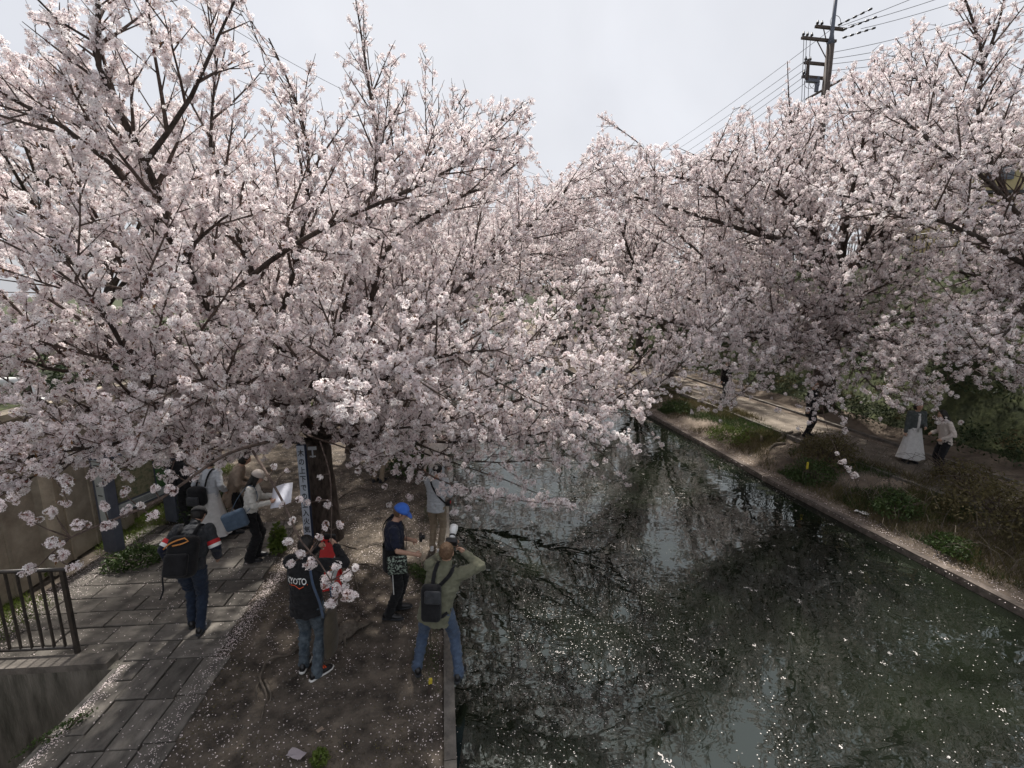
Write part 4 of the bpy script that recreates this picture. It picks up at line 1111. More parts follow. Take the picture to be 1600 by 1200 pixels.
# --- 1: walking man with backpack on the paving
p1 = person((-3.98, 6.22, 0), -8, 'man in a navy jacket with red and white sleeve bands walking away on the paving', h=1.76, lean=24, head=(0, 34), twist=8,
            feet=[(-.07, .10, -6), (.09, -.06, 6)], hands=[(-.26, .10, .93), (.27, .22, .90)], top='jacket', topm='charcoal', legs='trousers', legm='denim', hat='knit', hatm='black', build=1.1, seed=1)
for i, (a0, e, w) in enumerate(p1['arms']):
    d = (e - a0).normalized(); q = a0.lerp(e, .55)
    mb = MB(); mb.tube([q, q + d * .055], .079, 20, cap=False); mb.build('red_band', M['red'], p1['top'], True)
    mb = MB(); mb.tube([q + d * .055, q + d * .10], .079, 20, cap=False); mb.build('white_band', M['whitepl'], p1['top'], True)
    mb = MB(); mb.cap2(q + d * .10, e, .073, .063, 16); mb.cap2(e, e.lerp(w, .9), .063, .05, 16); mb.build('navy_sleeve', M['navy'], p1['top'], True)
bp_ = held('backpack', p1, 'large black backpack with an orange cord, worn by the walking man in navy', 'backpack')
sp = p1['sp']; rt = Matrix((p1['R'], p1['F'], p1['U'])).transposed()
bevel_box('main_pocket', sp(.03, -.24, .13), (.36, .21, .52), M['black'], bp_, .08, 4, rt)
bevel_box('front_pocket', sp(.03, -.365, .04), (.29, .09, .28), M['black'], bp_, .04, 3, rt)
mb = MB(); strap(mb, [sp(-.12, -.40, .24), sp(-.05, -.43, .30), sp(.04, -.425, .345), sp(.12, -.40, .37), sp(.16, -.38, .33), sp(.10, -.41, .30), sp(0, -.43, .28)], .010, .008); mb.build('orange_cord', M['orange'], bp_, True)
for sg in (-1, 1):
    mb = MB(); strap(mb, [sp(sg * .10, -.16, .40), sp(sg * .12, -.08, .52), sp(sg * .125, .06, .46), sp(sg * .15, .15, .30), sp(sg * .17, .02, .12), sp(sg * .14, -.18, .04)], .028, .006); mb.build('shoulder_strap', M['black'], bp_, True)
mb = MB(); strap(mb, [sp(-.17, -.2, .02), sp(-.22, -.18, -.12), sp(-.20, -.16, -.28), sp(-.24, -.14, -.40)], .012, .004); mb.build('loose_strap', M['black'], bp_, True)

# --- 2: man in black jacket with lettering
p2 = person((-2.10, 5.27, 0), 8, 'man in a black jacket lettered KYOTO, taking a picture with raised hands', h=1.77, lean=4, head=(8, 10), twist=4,
            feet=[(-.12, .10, -10), (.10, -.02, 34)], hands=[(.02, .36, 1.44), (.24, .36, 1.46)], top='jacket', topm='black', legm='denim_g', shoem='blackpl', hair='short', hem=-.16, build=1.08, seed=2,
            elbow=[(-.9, .0, -.5), (.9, -.0, -.5)])
tm = text_mesh('KYOTO', bold=.015); to = link('lettering', tm, p2['top'], M['whitepl']); sp = p2['sp']

for v in tm.vertices: v.co.x *= .82; v.co.y *= 1.25
decal(to, p2, sp(-.025, 0, .31), p2['R'], p2['U'], p2['F'], .086)
mb = MB(); zz = [(-1.5, -.75), (-1.0, -.6), (-.4, -.65), (.3, -1.1), (.9, -.75), (1.5, -.45)]
for a, b_ in zip(zz, zz[1:]): mb.add([(a[0], a[1] - .05, 0), (b_[0], b_[1] - .05, 0), (b_[0], b_[1] + .06, 0), (a[0], a[1] + .06, 0)], [(0, 1, 2, 3)])
zo = link('zigzag_line', mb.mesh('zigzag'), p2['top'], M['orange_r']); decal(zo, p2, sp(-.01, 0, .31), p2['R'], p2['U'], p2['F'], .078)
for ch in p2['root'].children:
    if ch.name.startswith('shoe'):
        for s_ in ch.children: s_.data.materials.clear(); s_.data.materials.append(M['sole'])
        fi = 0
ft = p2['legs'][1]; fd = Vector((math.sin(ft[3]), math.cos(ft[3]), 0)); o_ = Vector((ft[2].x, ft[2].y, 0))
mb = MB()
for q in range(4): 
    c = o_ + fd * (.03 + q * .025) + Vector((0, 0, .104 - q * .009)); fs_ = Vector((fd.y, -fd.x, 0)); mb.tube([c - fs_ * .028, c + Vector((0, 0, .008)), c + fs_ * .028], .007, 5)
mb.build('laces', M['orange_r'], p2['root'], True)['label'] = 'orange shoe laces'
bag = held('tote_bag', p2, 'dark khaki tote bag hanging at the right hip of the man in the black jacket', 'bag')
mb = MB(); mb.loft([(sp(.27, .04, z - .02), Vector((.025 + w_, .02, 0)), Vector((-.02, .15, 0)) * k) for z, w_, k in ((-.62, .02, .98), (-.60, .035, 1.0), (-.4, .045, 1.02), (-.2, .03, .95), (-.12, .01, .9))], 14); mb.build('bag_body', M['brownbag'], bag, True)
mb = MB(); strap(mb, [sp(.25, -.08, -.15), sp(.24, -.13, .08), sp(.19, -.16, .30), sp(.13, -.10, .47), sp(.12, .02, .50), sp(.18, .16, .30), sp(.25, .14, -.12)], .018, .005); mb.build('shoulder_strap', M['denim_l'], bag, True)
ph = held('smartphone', p2, 'black smartphone held up by the man in the black jacket', 'phone')
bevel_box('phone_body', Vector((.13, .45, 1.53)), (.15, .012, .078), M['blackpl'], ph, .008, 2)
bevel_box('lens_bump', Vector((.18, .458, 1.55)), (.03, .008, .03), M['glass'], ph, .003, 2)

# --- 3: man with blue cap
p3 = person((-1.27, 6.30, 0), 82, 'man in a bright blue cap and navy tee looking down at what he holds', h=1.74, lean=3, head=(4, 30),
            feet=[(-.10, .10, -6), (.09, -.02, 12)], hands=[(.02, .30, 1.14), (.20, .33, 1.02)], sleeve='short', top='shirt', topm='navy', legm='black', hat='cap', hatm='blue_cap', hair='short', hairm='hair_br', hem=-.10, seed=3, build=1.06)
sp = p3['sp']
mb = MB(); strap(mb, [sp(-.12, -.12, .1), sp(-.12, -.14, .3), sp(-.10, -.06, .50), sp(-.10, .08, .48), sp(-.1, .14, .3)], .022, .006); mb.build('bib_strap', M['black'], p3['top'], True)
apron = MB(); apron.loft([(p3['pel'] + Vector((0, 0, z)), Vector((rx, 0, 0)), Vector((0, ry, 0))) for z, rx, ry in ((-.18, .215, .165), (-.1, .215, .16), (.05, .205, .152), (.16, .195, .15))], 24, pole=False); apron.build('apron', M['black'], p3['root'], True)
M['pattern'] = mat('floral_print', (0.012, 0.012, 0.012), .8, var=(0.30, 0.36, 0.30), scale=34, lo=.5, hi=.56, detail=3)
sb = held('shoulder_bag', p3, 'black bag with pale floral print worn by the man in the blue cap', 'bag')
bevel_box('bag_body', p3['pel'] + Vector((.24, .05, -.03)), (.07, .27, .27), M['pattern'], sb, .03, 3)
mb = MB(); strap(mb, [p3['pel'] + Vector((.23, -.06, .10)), sp(.18, -.13, .28), sp(.02, -.14, .46), sp(-.12, -.02, .51), sp(-.02, .14, .40), sp(.15, .17, .2), p3['pel'] + Vector((.24, .15, .10))], .018, .005); mb.build('shoulder_strap', M['black'], sb, True)
ph = held('compact_camera', p3, 'black camera held at chest height by the man in the blue cap', 'camera')
bevel_box('camera_body', Vector((.02, .42, 1.17)), (.13, .045, .09), M['blackpl'], ph, .012, 3)
mb = MB(); mb.tube([(.02, .44, 1.17), (.02, .48, 1.17)], [.032, .029], 14); mb.build('lens', M['blackpl'], ph, True)
mb = MB(); mb.tube([p3['pel'] + Vector((.19, -.02, -.2)), p3['pel'] + Vector((.165, -.02, -.52))], .006, 5); mb.build('side_stripe', M['whitepl'], p3['root'])

# --- 4: photographer at the water's edge
p4 = person((-.52, 5.18, 0), 6, 'photographer in an olive jacket and blue jeans standing astride at the water edge', h=1.74, lean=10, head=(6, -4), twist=6, side=13,
            feet=[(-.27, .02, -22), (.25, -.06, 10)], hip_drop=.03, hands=[(.12, .38, 1.46), (.30, .26, 1.44)], top='jacket', topm='olive', legm='denim_l', hair='short', hairm='hair_br', hem=-.20, seed=4, build=1.08,
            elbow=[(-.8, .1, -.8), (1.0, 0, -.55)])
sp = p4['sp']; rt = Matrix((p4['R'], p4['F'], p4['U'])).transposed() @ Matrix.Rotation(R(-14), 3, 'Y')
sl = held('sling_pack', p4, 'black sling pack worn diagonally on the olive jacketed photographer', 'backpack')
bevel_box('pack_body', sp(-.04, -.20, .12), (.23, .13, .42), M['black'], sl, .05, 4, rt)
bevel_box('upper_pocket', sp(-.03, -.27, .22), (.19, .05, .15), M['charcoal'], sl, .024, 3, rt)
for pts in ([sp(.0, -.16, .32), sp(.08, -.13, .46), sp(.09, .0, .53), sp(.05, .12, .44)], [sp(-.08, -.16, .30), sp(-.10, -.13, .44), sp(-.10, 0, .52), sp(-.10, .12, .4)], [sp(.04, -.16, -.06), sp(.12, -.15, -.02), sp(.18, -.04, .02)]):
    mb = MB(); strap(mb, pts, .026, .007, flatdir=(0, 0, 1) if False else (0, 1, 0)); mb.build('strap', M['black'], sl, True)
cm = held('camera', p4, 'camera with a long white lens aimed upwards by the photographer', 'camera')
hc = p4['hc']; d = Vector((.02, .9, .50)).normalized()
c0 = hc + p4['hF'] * .15 + p4['hU'] * .03
rt2 = d.to_track_quat('Y', 'Z').to_matrix()
bevel_box('camera_body', c0 + d * .02, (.14, .07, .10), M['blackpl'], cm, .015, 3, rt2)
lens = MB(); lens.tube([c0 + d * q for q in (.05, .08, .0801, .14, .1401, .18, .185, .24)], [.034, .034, .036, .038, .042, .044, .050, .050], 20); lens.build('white_lens', M['whitepl'], cm, True)
mb = MB(); mb.tube([c0 + d * .09, c0 + d * .11], .0425, 20); mb.build('focus_ring', M['blackpl'], cm, True)
mb = MB(); mb.tube([c0 + d * .2395, c0 + d * .242], .046, 20); mb.build('front_glass', M['glass'], cm, True)

# --- 5: woman reading a paper
p5 = person((-3.96, 7.98, 0), 78, 'woman in a cream sweater and black trousers reading a white sheet', h=1.66, lean=8, head=(-4, 26), feet=[(-.09, .03, -5), (.08, -.03, 6)],
            hands=[(-.10, .36, 1.15), (.12, .34, 1.12)], top='sweater', topm='cream', legm='black', flare=.03, hat='cap', hatm='beigec', hair='long', hairm='hair_b', seed=5, build=.92, hem=.02)
sp = p5['sp']
pp = held('leaflet', p5, 'white leaflet opened by the woman in the cream cap', 'paper')
mb = MB(); v = []
for i in range(5):
    for j in range(4): v.append((-.19 + .125 * j, .36 + .085 * i, 1.26 - .085 * j + .02 * math.sin(i * .9 + j * .7) + .02 * i))
mb.add(v, [(i * 4 + j, i * 4 + j + 1, i * 4 + j + 5, i * 4 + j + 4) for i in range(4) for j in range(3)]); o = mb.build('sheet', M['paper'], pp, True)
md = o.modifiers.new('thickness', 'SOLIDIFY'); md.thickness = .0015
bg = held('shoulder_bag', p5, 'slate blue shoulder bag of the woman in the cream sweater', 'bag')
bevel_box('bag_body', sp(.19, -.20, -.08), (.15, .38, .32), M['bluebag'], bg, .045, 4, Matrix.Rotation(R(16), 3, 'X'))
mb = MB(); strap(mb, [sp(.14, -.28, .06), sp(.13, -.20, .28), sp(.11, -.08, .48), sp(.10, .04, .50), sp(.16, .12, .30), sp(.18, -.03, .06)], .022, .006); mb.build('strap', M['bluebag'], bg, True)

# --- 6: dark haired figure in taupe coat behind her
p6 = person(tuple(gnd(372, 830)), 70, 'person in a taupe coat bending forward behind the woman with the leaflet', h=1.64, lean=22, head=(0, 20), feet=[(-.09, .05, 0), (.08, -.03, 6)], hands=[(-.1, .34, 1.0), (.12, .34, 1.02)],
            top='coat', topm='taupe', legm='black', hair='bob', hem=-.35, seed=6, vox=.02, build=.95)
# --- 7: bucket hat reader at the board
p7 = person((-5.80, 9.35, 0), -62, 'person in a pale bucket hat and black jacket reading the notice board', h=1.68, lean=10, head=(10, 18), top='jacket', topm='black', legm='black', hair='short', hairm='hair_g', hat='bucket', hatm='ltgrey', hem=-.12, seed=7, vox=.016)
# --- 8: white dressed person with black backpack
p8 = person((-5.05, 8.75, 0), 10, 'person in a light grey blouse and long white skirt beside the notice board', h=1.66, lean=7, head=(-10, 12), hands=[(-.22, .15, .98), (.24, .12, .98)], top='blouse', topm='ltgrey', legs='skirt', legm='offwhite', hair='bob', seed=8, vox=.016, build=.98)
sp = p8['sp']; bk = held('backpack', p8, 'round black backpack slung low on the person in the long white skirt', 'backpack')
bevel_box('main_pocket', sp(-.10, -.21, .02), (.34, .20, .38), M['black'], bk, .085, 4)
bevel_box('front_pocket', sp(-.10, -.325, -.05), (.24, .06, .18), M['charcoal'], bk, .028, 3)
for sg in (-1, 1):
    mb = MB(); strap(mb, [sp(-.05 + sg * .09, -.18, .20), sp(-.02 + sg * .09, -.15, .38), sp(sg * .10, -.05, .51), sp(sg * .11, .10, .42)], .02, .006); mb.build('shoulder_strap', M['black'], bk, True)
# --- 9: grey shirt, camera strap
p9 = person((-.78, 8.05, 0), 12, 'person in a light grey shirt and khaki trousers with a black camera strap', h=1.62, lean=8, head=(10, 16), feet=[(-.10, .06, -6), (.09, -.03, 30)], hands=[(.06, .30, 1.05), (.20, .30, 1.02)],
            top='shirt', topm='ltgrey', legm='khaki', shoem='offwhite', hair='short', seed=9, vox=.015, hem=-.14, build=1.02)
sp = p9['sp']; cs = held('camera', p9, 'black camera on a shoulder strap, carried by the person in khaki trousers', 'camera')
mb = MB(); strap(mb, [sp(-.10, -.06, .50), sp(-.03, -.15, .38), sp(.08, -.165, .22), sp(.19, -.10, .08), sp(.22, 0, .02)], .02, .005); mb.build('strap', M['black'], cs, True)
bevel_box('camera_body', sp(.24, .02, .04), (.09, .13, .09), M['blackpl'], cs, .015, 3)
mb = MB(); mb.tube([sp(.24, .08, .04), sp(.24, .15, .03)], .032, 12); mb.build('lens', M['blackpl'], cs, True)
mb = MB(); mb.box(sp(.285, -.01, .06), (.01, .05, .04)); mb.build('red_tag', M['red'], cs)
mb = MB(); mb.cap2(p9['neck'] + Vector((-.04, -.05, .01)), p9['neck'] + Vector((.05, -.05, .01)), .02, .02); mb.build('red_collar', M['red'], p9['top'], True)
# --- 10..: people further along the left bank
person(tuple(gnd(684, 785)), -10, 'grey haired person in a beige knit seen from behind near the water', h=1.64, lean=6, top='sweater', topm='beigec', legm='ltgrey', hair='short', hairm='hair_g', seed=10, vox=.02)
person(tuple(gnd(592, 752)), 20, 'person in a mauve grey top and pale sun hat behind the big trunk', h=1.62, lean=12, top='blouse', topm='mauve', legm='khaki', hair='bob', hat='bucket', hatm='offwhite', seed=11, vox=.02)
person(tuple(gnd(668, 720)), 30, 'person in blue clothing standing behind the small green bush', h=1.7, lean=10, top='jacket', topm='denim', legm='denim', hair='short', seed=12, vox=.02)
# --- right bank
def on_right(px, py):
    z_ = .2
    for _ in range(20):
        p = gnd(px, py, z_); z_ = .5 * z_ + .5 * hr(p.x, p.y)
    p.z = hr(p.x, p.y); return p
p13 = person(tuple(on_right(1420, 722)), 190, 'woman in a grey green cardigan over a long white dress on the right footpath', h=1.62, head=(10, 14), hands=[(-.10, .24, 1.06), (.24, .05, .86)], top='sweater', topm='greygreen', legs='skirt', legm='offwhite', hair='bob', seed=13, vox=.016, hem=.0, build=.98)
mb = MB(); sp = p13['sp']; mb.loft([(sp(0, .128 if z < .4 else .10, z), p13['R'] * .035, p13['F'] * .018) for z in (-.05, .1, .2, .3, .4, .46)], 10); mb.build('dress_front', M['offwhite'], p13['root'], True)
p14 = person(tuple(on_right(1468, 742)), -70, 'woman in a pale beige blouse and dark trousers beside the one in the white dress', h=1.62, lean=8, head=(0, 18), hands=[(-.20, .18, 1.0), (.16, .24, 1.05)], top='blouse', topm='beigec', legm='black', hair='long', seed=14, vox=.016, hem=-.12, build=1.0)
person(tuple(on_right(1262, 682)), 150, 'person dressed all in black on the right footpath behind the bush', h=1.74, top='coat', topm='black', legm='black', hair='short', seed=15, vox=.02, hem=-.3)
person(tuple(on_right(1131, 626)), 160, 'person dressed in dark clothes farther along the right footpath', h=1.7, top='coat', topm='black', legm='charcoal', hair='short', seed=16, vox=.022, hem=-.3)
# ------------------------------------------------------------------ notice board
M['board_frame'] = mat('slate_blue_painted_steel', (0.07, 0.08, 0.105), 0.5, var=(0.10, 0.11, 0.14), scale=6, spec=.4)
M['board_map'] = mat('faded_map_print', (0.22, 0.20, 0.13), 0.5, var=(0.10, 0.12, 0.07), scale=14, detail=9, lo=.45, hi=.6)
M['board_green'] = mat('green_map_margin', (0.055, 0.13, 0.05), 0.5, var=(0.09, 0.17, 0.07), scale=18, stretch=(1, 1, .1))
M['board_grey'] = mat('pale_board_panel', (0.42, 0.45, 0.44), 0.5, var=(0.34, 0.37, 0.36), scale=9)
a, b = Vector((-6.66, 8.46, 0)), Vector((-6.30, 9.62, 0)); dv = (b - a); ang = math.atan2(dv.y, dv.x); Lb = dv.length
nb = empty('notice_board', a, ang, 'notice board with a faded map between two slate blue posts', 'notice board')
for x in (0, Lb):
    mb = MB(); mb.box((x, 0, .95), (.15, .30, 1.9)); mb.build('post', M['board_frame'], nb)
mb = MB(); mb.box((Lb / 2, -.02, 1.20), (Lb - .15, .10, 1.1)); mb.build('frame', M['board_frame'], nb)
mb = MB(); mb.box((Lb / 2 - .12, -.078, 1.28), (Lb - .50, .012, .82)); mb.build('map', M['board_map'], nb)
mb = MB(); mb.box((Lb - .22, -.080, 1.28), (.22, .012, .86)); mb.build('green_margin', M['board_green'], nb)
mb = MB(); mb.box((Lb / 2, -.080, .76), (Lb - .20, .012, .14)); mb.build('caption_strip', M['board_grey'], nb)
for k in range(5):
    mb = MB(); mb.box((Lb / 2 + random.uniform(-.1, .1), -.0885, .72 + k * .02), (Lb - .55 - random.uniform(0, .3), .003, .005)); mb.build('text_line', M['blackpl'], nb)
mb = MB(); mb.box((-.081, 0, 1.18), (.012, .17, 1.15)); pn = mb.build('side_panel', M['board_grey'], nb)
for k, wd in ((1.66, .09), (1.28, .12), (1.1, .10)):
    mb = MB(); mb.box((-.089, 0, k), (.003, wd, .018)); mb.build('text_line', M['blackpl'], nb)

# ------------------------------------------------------------------ post sign by the big trunk
sg_ = empty('post_sign', (-3.07, 8.12, 0), R(4), 'tall narrow white sign post with a vertical Japanese notice beside the trunk', 'sign')
mb = MB(); mb.box((0, 0, 1.0), (.135, .11, 2.1)); mb.build('post', mat('dark_sign_edge', (.02, .035, .08), .5), sg_)
mb = MB(); mb.box((0.0, -.058, 1.03), (.125, .008, 2.02)); mb.build('face', mat('sign_face', (.46, .50, .56), .45, var=(.38, .42, .48), scale=8), sg_)
for i, ch in enumerate('木の上下での立入火気て'):
    me = text_mesh(ch, bold=.02); o = link('glyph', me, sg_, M['blackpl']); o.rotation_euler = (R(90), 0, 0); o.scale = (.105, .135, 1); o.location = (0.0, -.0655, 1.90 - i * .158)
mb = MB(); mb.box((.16, .06, 1.95), (.14, .02, .06)); mb.box((.16, .06, 1.80), (.10, .02, .02)); mb.box((.16, .06, 1.87), (.02, .02, .18)); mb.build('bracket', M['ltgrey'], sg_)

# ------------------------------------------------------------------ red and white folding caution stand
M['red_pl'] = mat('red_plastic', (0.50, 0.022, 0.022), 0.4, var=(.40, .02, .02), scale=8, spec=.45)
cs_ = empty('caution_stand', (-2.42, 7.10, 0), R(14), 'red folding caution stand with pale chevrons at the foot of the big trunk', 'caution stand')
for sgn in (-1, 1):
    mb = MB(); tz, bz = .80, .03
    y_t, y_b = sgn * .05, sgn * .20
    mb.add([(-.19, y_b, bz), (.19, y_b, bz), (.15, (y_b * .6 + y_t * .4), .40), (.07, y_t, tz), (-.07, y_t, tz), (-.15, (y_b * .6 + y_t * .4), .40)], [(0, 1, 2, 3, 4, 5)])
    o = mb.build('panel', M['red_pl'], cs_); md = o.modifiers.new('t', 'SOLIDIFY'); md.thickness = .02; md.offset = 0
    if sgn < 0:
        def on(x, z): return (x, y_b + (y_t - y_b) * (z - bz) / (tz - bz) - .016, z)
        mb = MB(); mb.add([on(-.04, .10), on(.06, .10), on(.15, .34), on(.11, .56), on(.0, .26), on(-.05, .22)], [(0, 1, 2, 3, 4, 5)]); mb.build('chevron', M['board_grey'], cs_)
        mb = MB(); mb.add([on(-.10, .24), on(-.055, .24), on(-.03, .44), on(-.06, .46)], [(0, 1, 2, 3)]); mb.build('chevron', M['board_grey'], cs_)
mb = MB(); mb.box((0, 0, .805), (.15, .13, .05)); mb.build('handle', M['red_pl'], cs_)
for x in (-.035, .035):
    mb = MB(); mb.box((x, -.05, .79), (.028, .06, .03)); mb.build('grip_hole', M['blackpl'], cs_)

# ------------------------------------------------------------------ markers, sticks, litter
def stake(loc, h, label, tilt=(0, 0), topm='yellow'):
    r_ = empty('marker_stake', loc, .3, label, 'stake'); r_.rotation_euler = (*tilt, .3)
    mb = MB(); mb.tube([(0, 0, -.1), (0, 0, h * .7)], .022, 8); mb.build('shaft', M['bark'], r_, True)
    mb = MB(); mb.box((0, 0, h * .82), (.04, .035, h * .3), taper=.9); mb.build('painted_head', M[topm], r_)
stake((-.62, 4.86, 0), .20, 'short yellow topped stake just in front of the photographer', (.1, .1))
p_ = on_right(1258, 758); stake(tuple(p_), .62, 'yellow topped marker stake among the weeds on the right bank')
for i, (px, py, h, lab) in enumerate([(672, 1000, .95, 'thin brown stick standing between the blue cap man and the photographer'), (700, 915, .5, 'short twig stuck in the left edge behind the photographer')]):
    p_ = gnd(px, py); mb = MB(); mb.tube([p_ + Vector((0, 0, -.05)), p_ + Vector((.02, .02, h * .5)), p_ + Vector((-.03, .05, h))], [.008, .007, .004], 6); o = mb.build('stick', M['root'], None, True); tag(o, lab, 'stick')
def litter(px, py, z, sx, sy, m, name, label, cat, on=None):
    p_ = Vector(on) if on is not None else gnd(px, py, z); mb = MB(); v = []
    for i in range(5):
        for j in range(5):
            v.append(((i / 4 - .5) * sx + random.uniform(-.1, .1) * sx * .4, (j / 4 - .5) * sy + random.uniform(-.1, .1) * sy * .4, .012 + random.uniform(0, .05) * min(sx, sy) * 3))
    mb.add(v, [(i * 5 + j, (i + 1) * 5 + j, (i + 1) * 5 + j + 1, i * 5 + j + 1) for i in range(4) for j in range(4)])
    o = mb.build(name, M[m]); o.location = (p_.x, p_.y, p_.z); o.rotation_euler = (0, 0, random.uniform(0, 3)); tag(o, label, cat)
litter(463, 1180, .02, .18, .09, 'mauve', 'crumpled_wrapper', 'crumpled grey wrapper on the dirt at the bottom of the photo', 'litter')
litter(500, 1142, .02, .07, .05, 'taupe', 'dry_leaf', 'pale dry leaf lying just above the crumpled grey wrapper', 'leaf')
litter(0, 0, 0, .26, .14, 'offwhite', 'plastic_bag', 'white plastic bag lying near the right water edge', 'litter', on=on_right(1346, 803) + Vector((0, 0, .02)))
litter(0, 0, 0, .22, .18, 'coping', 'flat_stone', 'grey flat stone half hidden in the weeds of the right bank', 'stone', on=on_right(1505, 868) + Vector((0, 0, .02)))

# stump and roots
def roots(name, label, segs):
    mb = MB()
    for pts, r0 in segs:
        P = [gnd(px, py) for px, py in pts]; P = [Vector((p.x, p.y, .012 + (.012 if 0 < i < len(P) - 1 else -.02))) for i, p in enumerate(P)]
        q, rr = smooth_path(P, [r0 * (1 - .75 * i / (len(P) - 1)) for i in range(len(P))], .06)
        q = [p + Vector((noise.noise(p * 5) * .03, noise.noise(p * 5 + Vector((7, 0, 0))) * .03, 0)) for p in q]
        mb.tube(q, rr, 7)
    o = mb.build(name, M['root'], None, True); tag(o, label, 'root'); return o
roots('tree_root', 'long grey root winding over the dirt left of the black jacketed man', [([(470, 1000), (455, 1022), (420, 1035), (408, 1060), (418, 1085), (412, 1110), (405, 1135)], .022), ([(415, 1062), (425, 1085), (418, 1100)], .022), ([(410, 1060), (402, 1080), (406, 1100)], .012)])
roots('tree_root', 'pale root looping over the dirt between the trunk and the blue cap man', [([(530, 850), (560, 858), (590, 850), (612, 856)], .014), ([(535, 835), (570, 828), (600, 812)], .018), ([(535, 870), (555, 905), (560, 940), (548, 965)], .015), ([(545, 880), (585, 885), (612, 905)], .016), ([(520, 800), (570, 790), (610, 792)], .014), ([(525, 780), (560, 765), (600, 770), (625, 762)], .018), ([(505, 880), (480, 900), (455, 905)], .014)])
st = gnd(545, 990); stp = empty('stump_root', (st.x, st.y, 0), .9, 'gnarled old stump root behind the tote bag', 'stump')
mb = MB(); mb.loft([(Vector((x_, 0, z)), Vector((.02, rr, 0)), Vector((0, 0, rr * .6))) for x_, z, rr in ((-.28, .0, .04), (-.2, .04, .09), (-.05, .07, .12), (.12, .06, .10), (.25, .03, .06), (.36, .0, .03))], 12)
for i, v in enumerate(mb.v): mb.v[i] = tuple(Vector((v[0] * .7, v[1] * 1.1, v[2] * 1.3)) * (1 + .5 * noise.noise(Vector(v) * 11)))
mb.build('stump', M['root'], stp, True)
mb = MB()
for a_, L_ in ((.3, .45), (1.1, .3), (-.5, .35), (2.6, .3), (3.6, .25)):
    mb.tube([(0.1 * math.cos(a_), .1 * math.sin(a_), .06), (L_ * .6 * math.cos(a_ + .1), L_ * .6 * math.sin(a_ + .1), .035), (L_ * math.cos(a_ + .3), L_ * math.sin(a_ + .3), -.01)], [.035, .022, .01], 7)
mb.build('side_roots', M['root'], stp, True)
p_ = on_right(1215, 690)
mb = MB()
for (dx, dy, L_, a_) in ((0, 0, 1.1, .3), (.2, .3, .9, -.2), (-.4, .2, .8, .7), (.1, -.2, .7, 2.8), (.5, .1, .8, .05)):
    s_ = p_ + Vector((dx, dy, 0)); pts = []
    for i in range(6):
        q = s_ + Vector((math.cos(a_ + .15 * i) * L_ * i / 5, math.sin(a_ + .15 * i) * L_ * i / 5, 0)); q.z = hr(q.x, q.y) + .03 * math.sin(i * .8); pts.append(q)
    mb.tube(pts, [.06, .055, .05, .04, .03, .015], 7)
o = mb.build('tree_root', M['root'], None, True); tag(o, 'twisted surface roots on the right bank between two green weed patches', 'root')

# ------------------------------------------------------------------ leafy plants
def leaf_cloud(n, rx, ry, rz, size, base_z=0.0, seed=0, shell=.45):
    g_ = np.random.default_rng(seed)
    d = g_.normal(size=(n, 3)); d /= np.linalg.norm(d, axis=1)[:, None]
    r_ = g_.uniform(shell, 1.0, n) ** .7
    k = np.array([1 + .35 * noise.noise(Vector(tuple(x * 1.8 + seed))) for x in d])
    c = d * (r_ * k)[:, None] * np.array([rx, ry, rz]); c[:, 2] = np.abs(c[:, 2]) + base_z
    u = g_.normal(size=(n, 3)); u /= np.linalg.norm(u, axis=1)[:, None]
    w = np.cross(u, g_.normal(size=(n, 3))); w /= np.linalg.norm(w, axis=1)[:, None] + 1e-9
    s_ = size * g_.uniform(.6, 1.4, n)[:, None]
    return np.stack([c - u * s_, c + w * s_ * .45, c + u * s_, c - w * s_ * .45], 1)
def bush(loc, rx, ry, rz, n, label, m='leaf', size=.035, seed=0, twigs=10, cat='bush', parts=None, group=None):
    r_ = empty('bush', loc, random.uniform(0, 3), label, cat, group)
    quads_np('foliage', leaf_cloud(n, rx, ry, rz, size, .02, seed), M[m], 4, r_)['kind'] = 'stuff'
    mb = MB(); rr = random.Random(seed)
    for i in range(twigs):
        a_ = rr.uniform(0, 6.28); q = rr.uniform(.5, 1.05)
        mb.tube([(0, 0, -.05), (math.cos(a_) * rx * q * .5, math.sin(a_) * ry * q * .5, rz * q * .6), (math.cos(a_) * rx * q, math.sin(a_) * ry * q, rz * q)], [.014, .009, .003], 4, cap=False)
    mb.build('stems', M['twig'], r_)
    return r_
bush(tuple(gnd(640, 735)), .55, .7, 1.25, 2600, 'dark green bush on the left bank behind the grey shirted person', 'leaf', .045, 1)
bush(tuple(gnd(560, 640)), 1.2, 1.5, 1.6, 2600, 'broad dark shrub far behind the big trunk', 'leaf_d', .07, 2)
bush(tuple(on_right(1290, 725)), .85, .8, .95, 3800, 'rounded leafy bush around the yellow stake on the right bank', 'leaf_br', .03, 3, 24)
bush(tuple(on_right(1270, 750)), .7, .6, .55, 2200, 'low green bush at the foot of the rounded one on the right bank', 'leaf', .03, 31, 14)
bush(tuple(on_right(1140, 685)), .75, .8, .35, 2200, 'bright green low weeds beside the surface roots on the right bank', 'leaf_y', .03, 4)
bush(tuple(on_right(1400, 800)), .6, .5, .42, 1500, 'small green plant behind the white plastic bag', 'leaf', .032, 5)
bush(tuple(on_right(1490, 858)), .5, .4, .2, 1300, 'green tuft by the right water edge beside the flat stone', 'leaf', .03, 6)
bush(tuple(on_right(1560, 810)), 1.1, 1.0, .75, 4200, 'sprawling dry brown green shrub at the right edge', 'leaf_br', .032, 7, 40)
bush(tuple(on_right(1500, 760)), .8, .7, .6, 2400, 'thin brown shrub in front of the two women', 'leaf_br', .028, 8, 30)
bush(tuple(on_right(1060, 640)), .7, .9, .3, 1500, 'green weeds around the slender trunk', 'leaf', .035, 9)
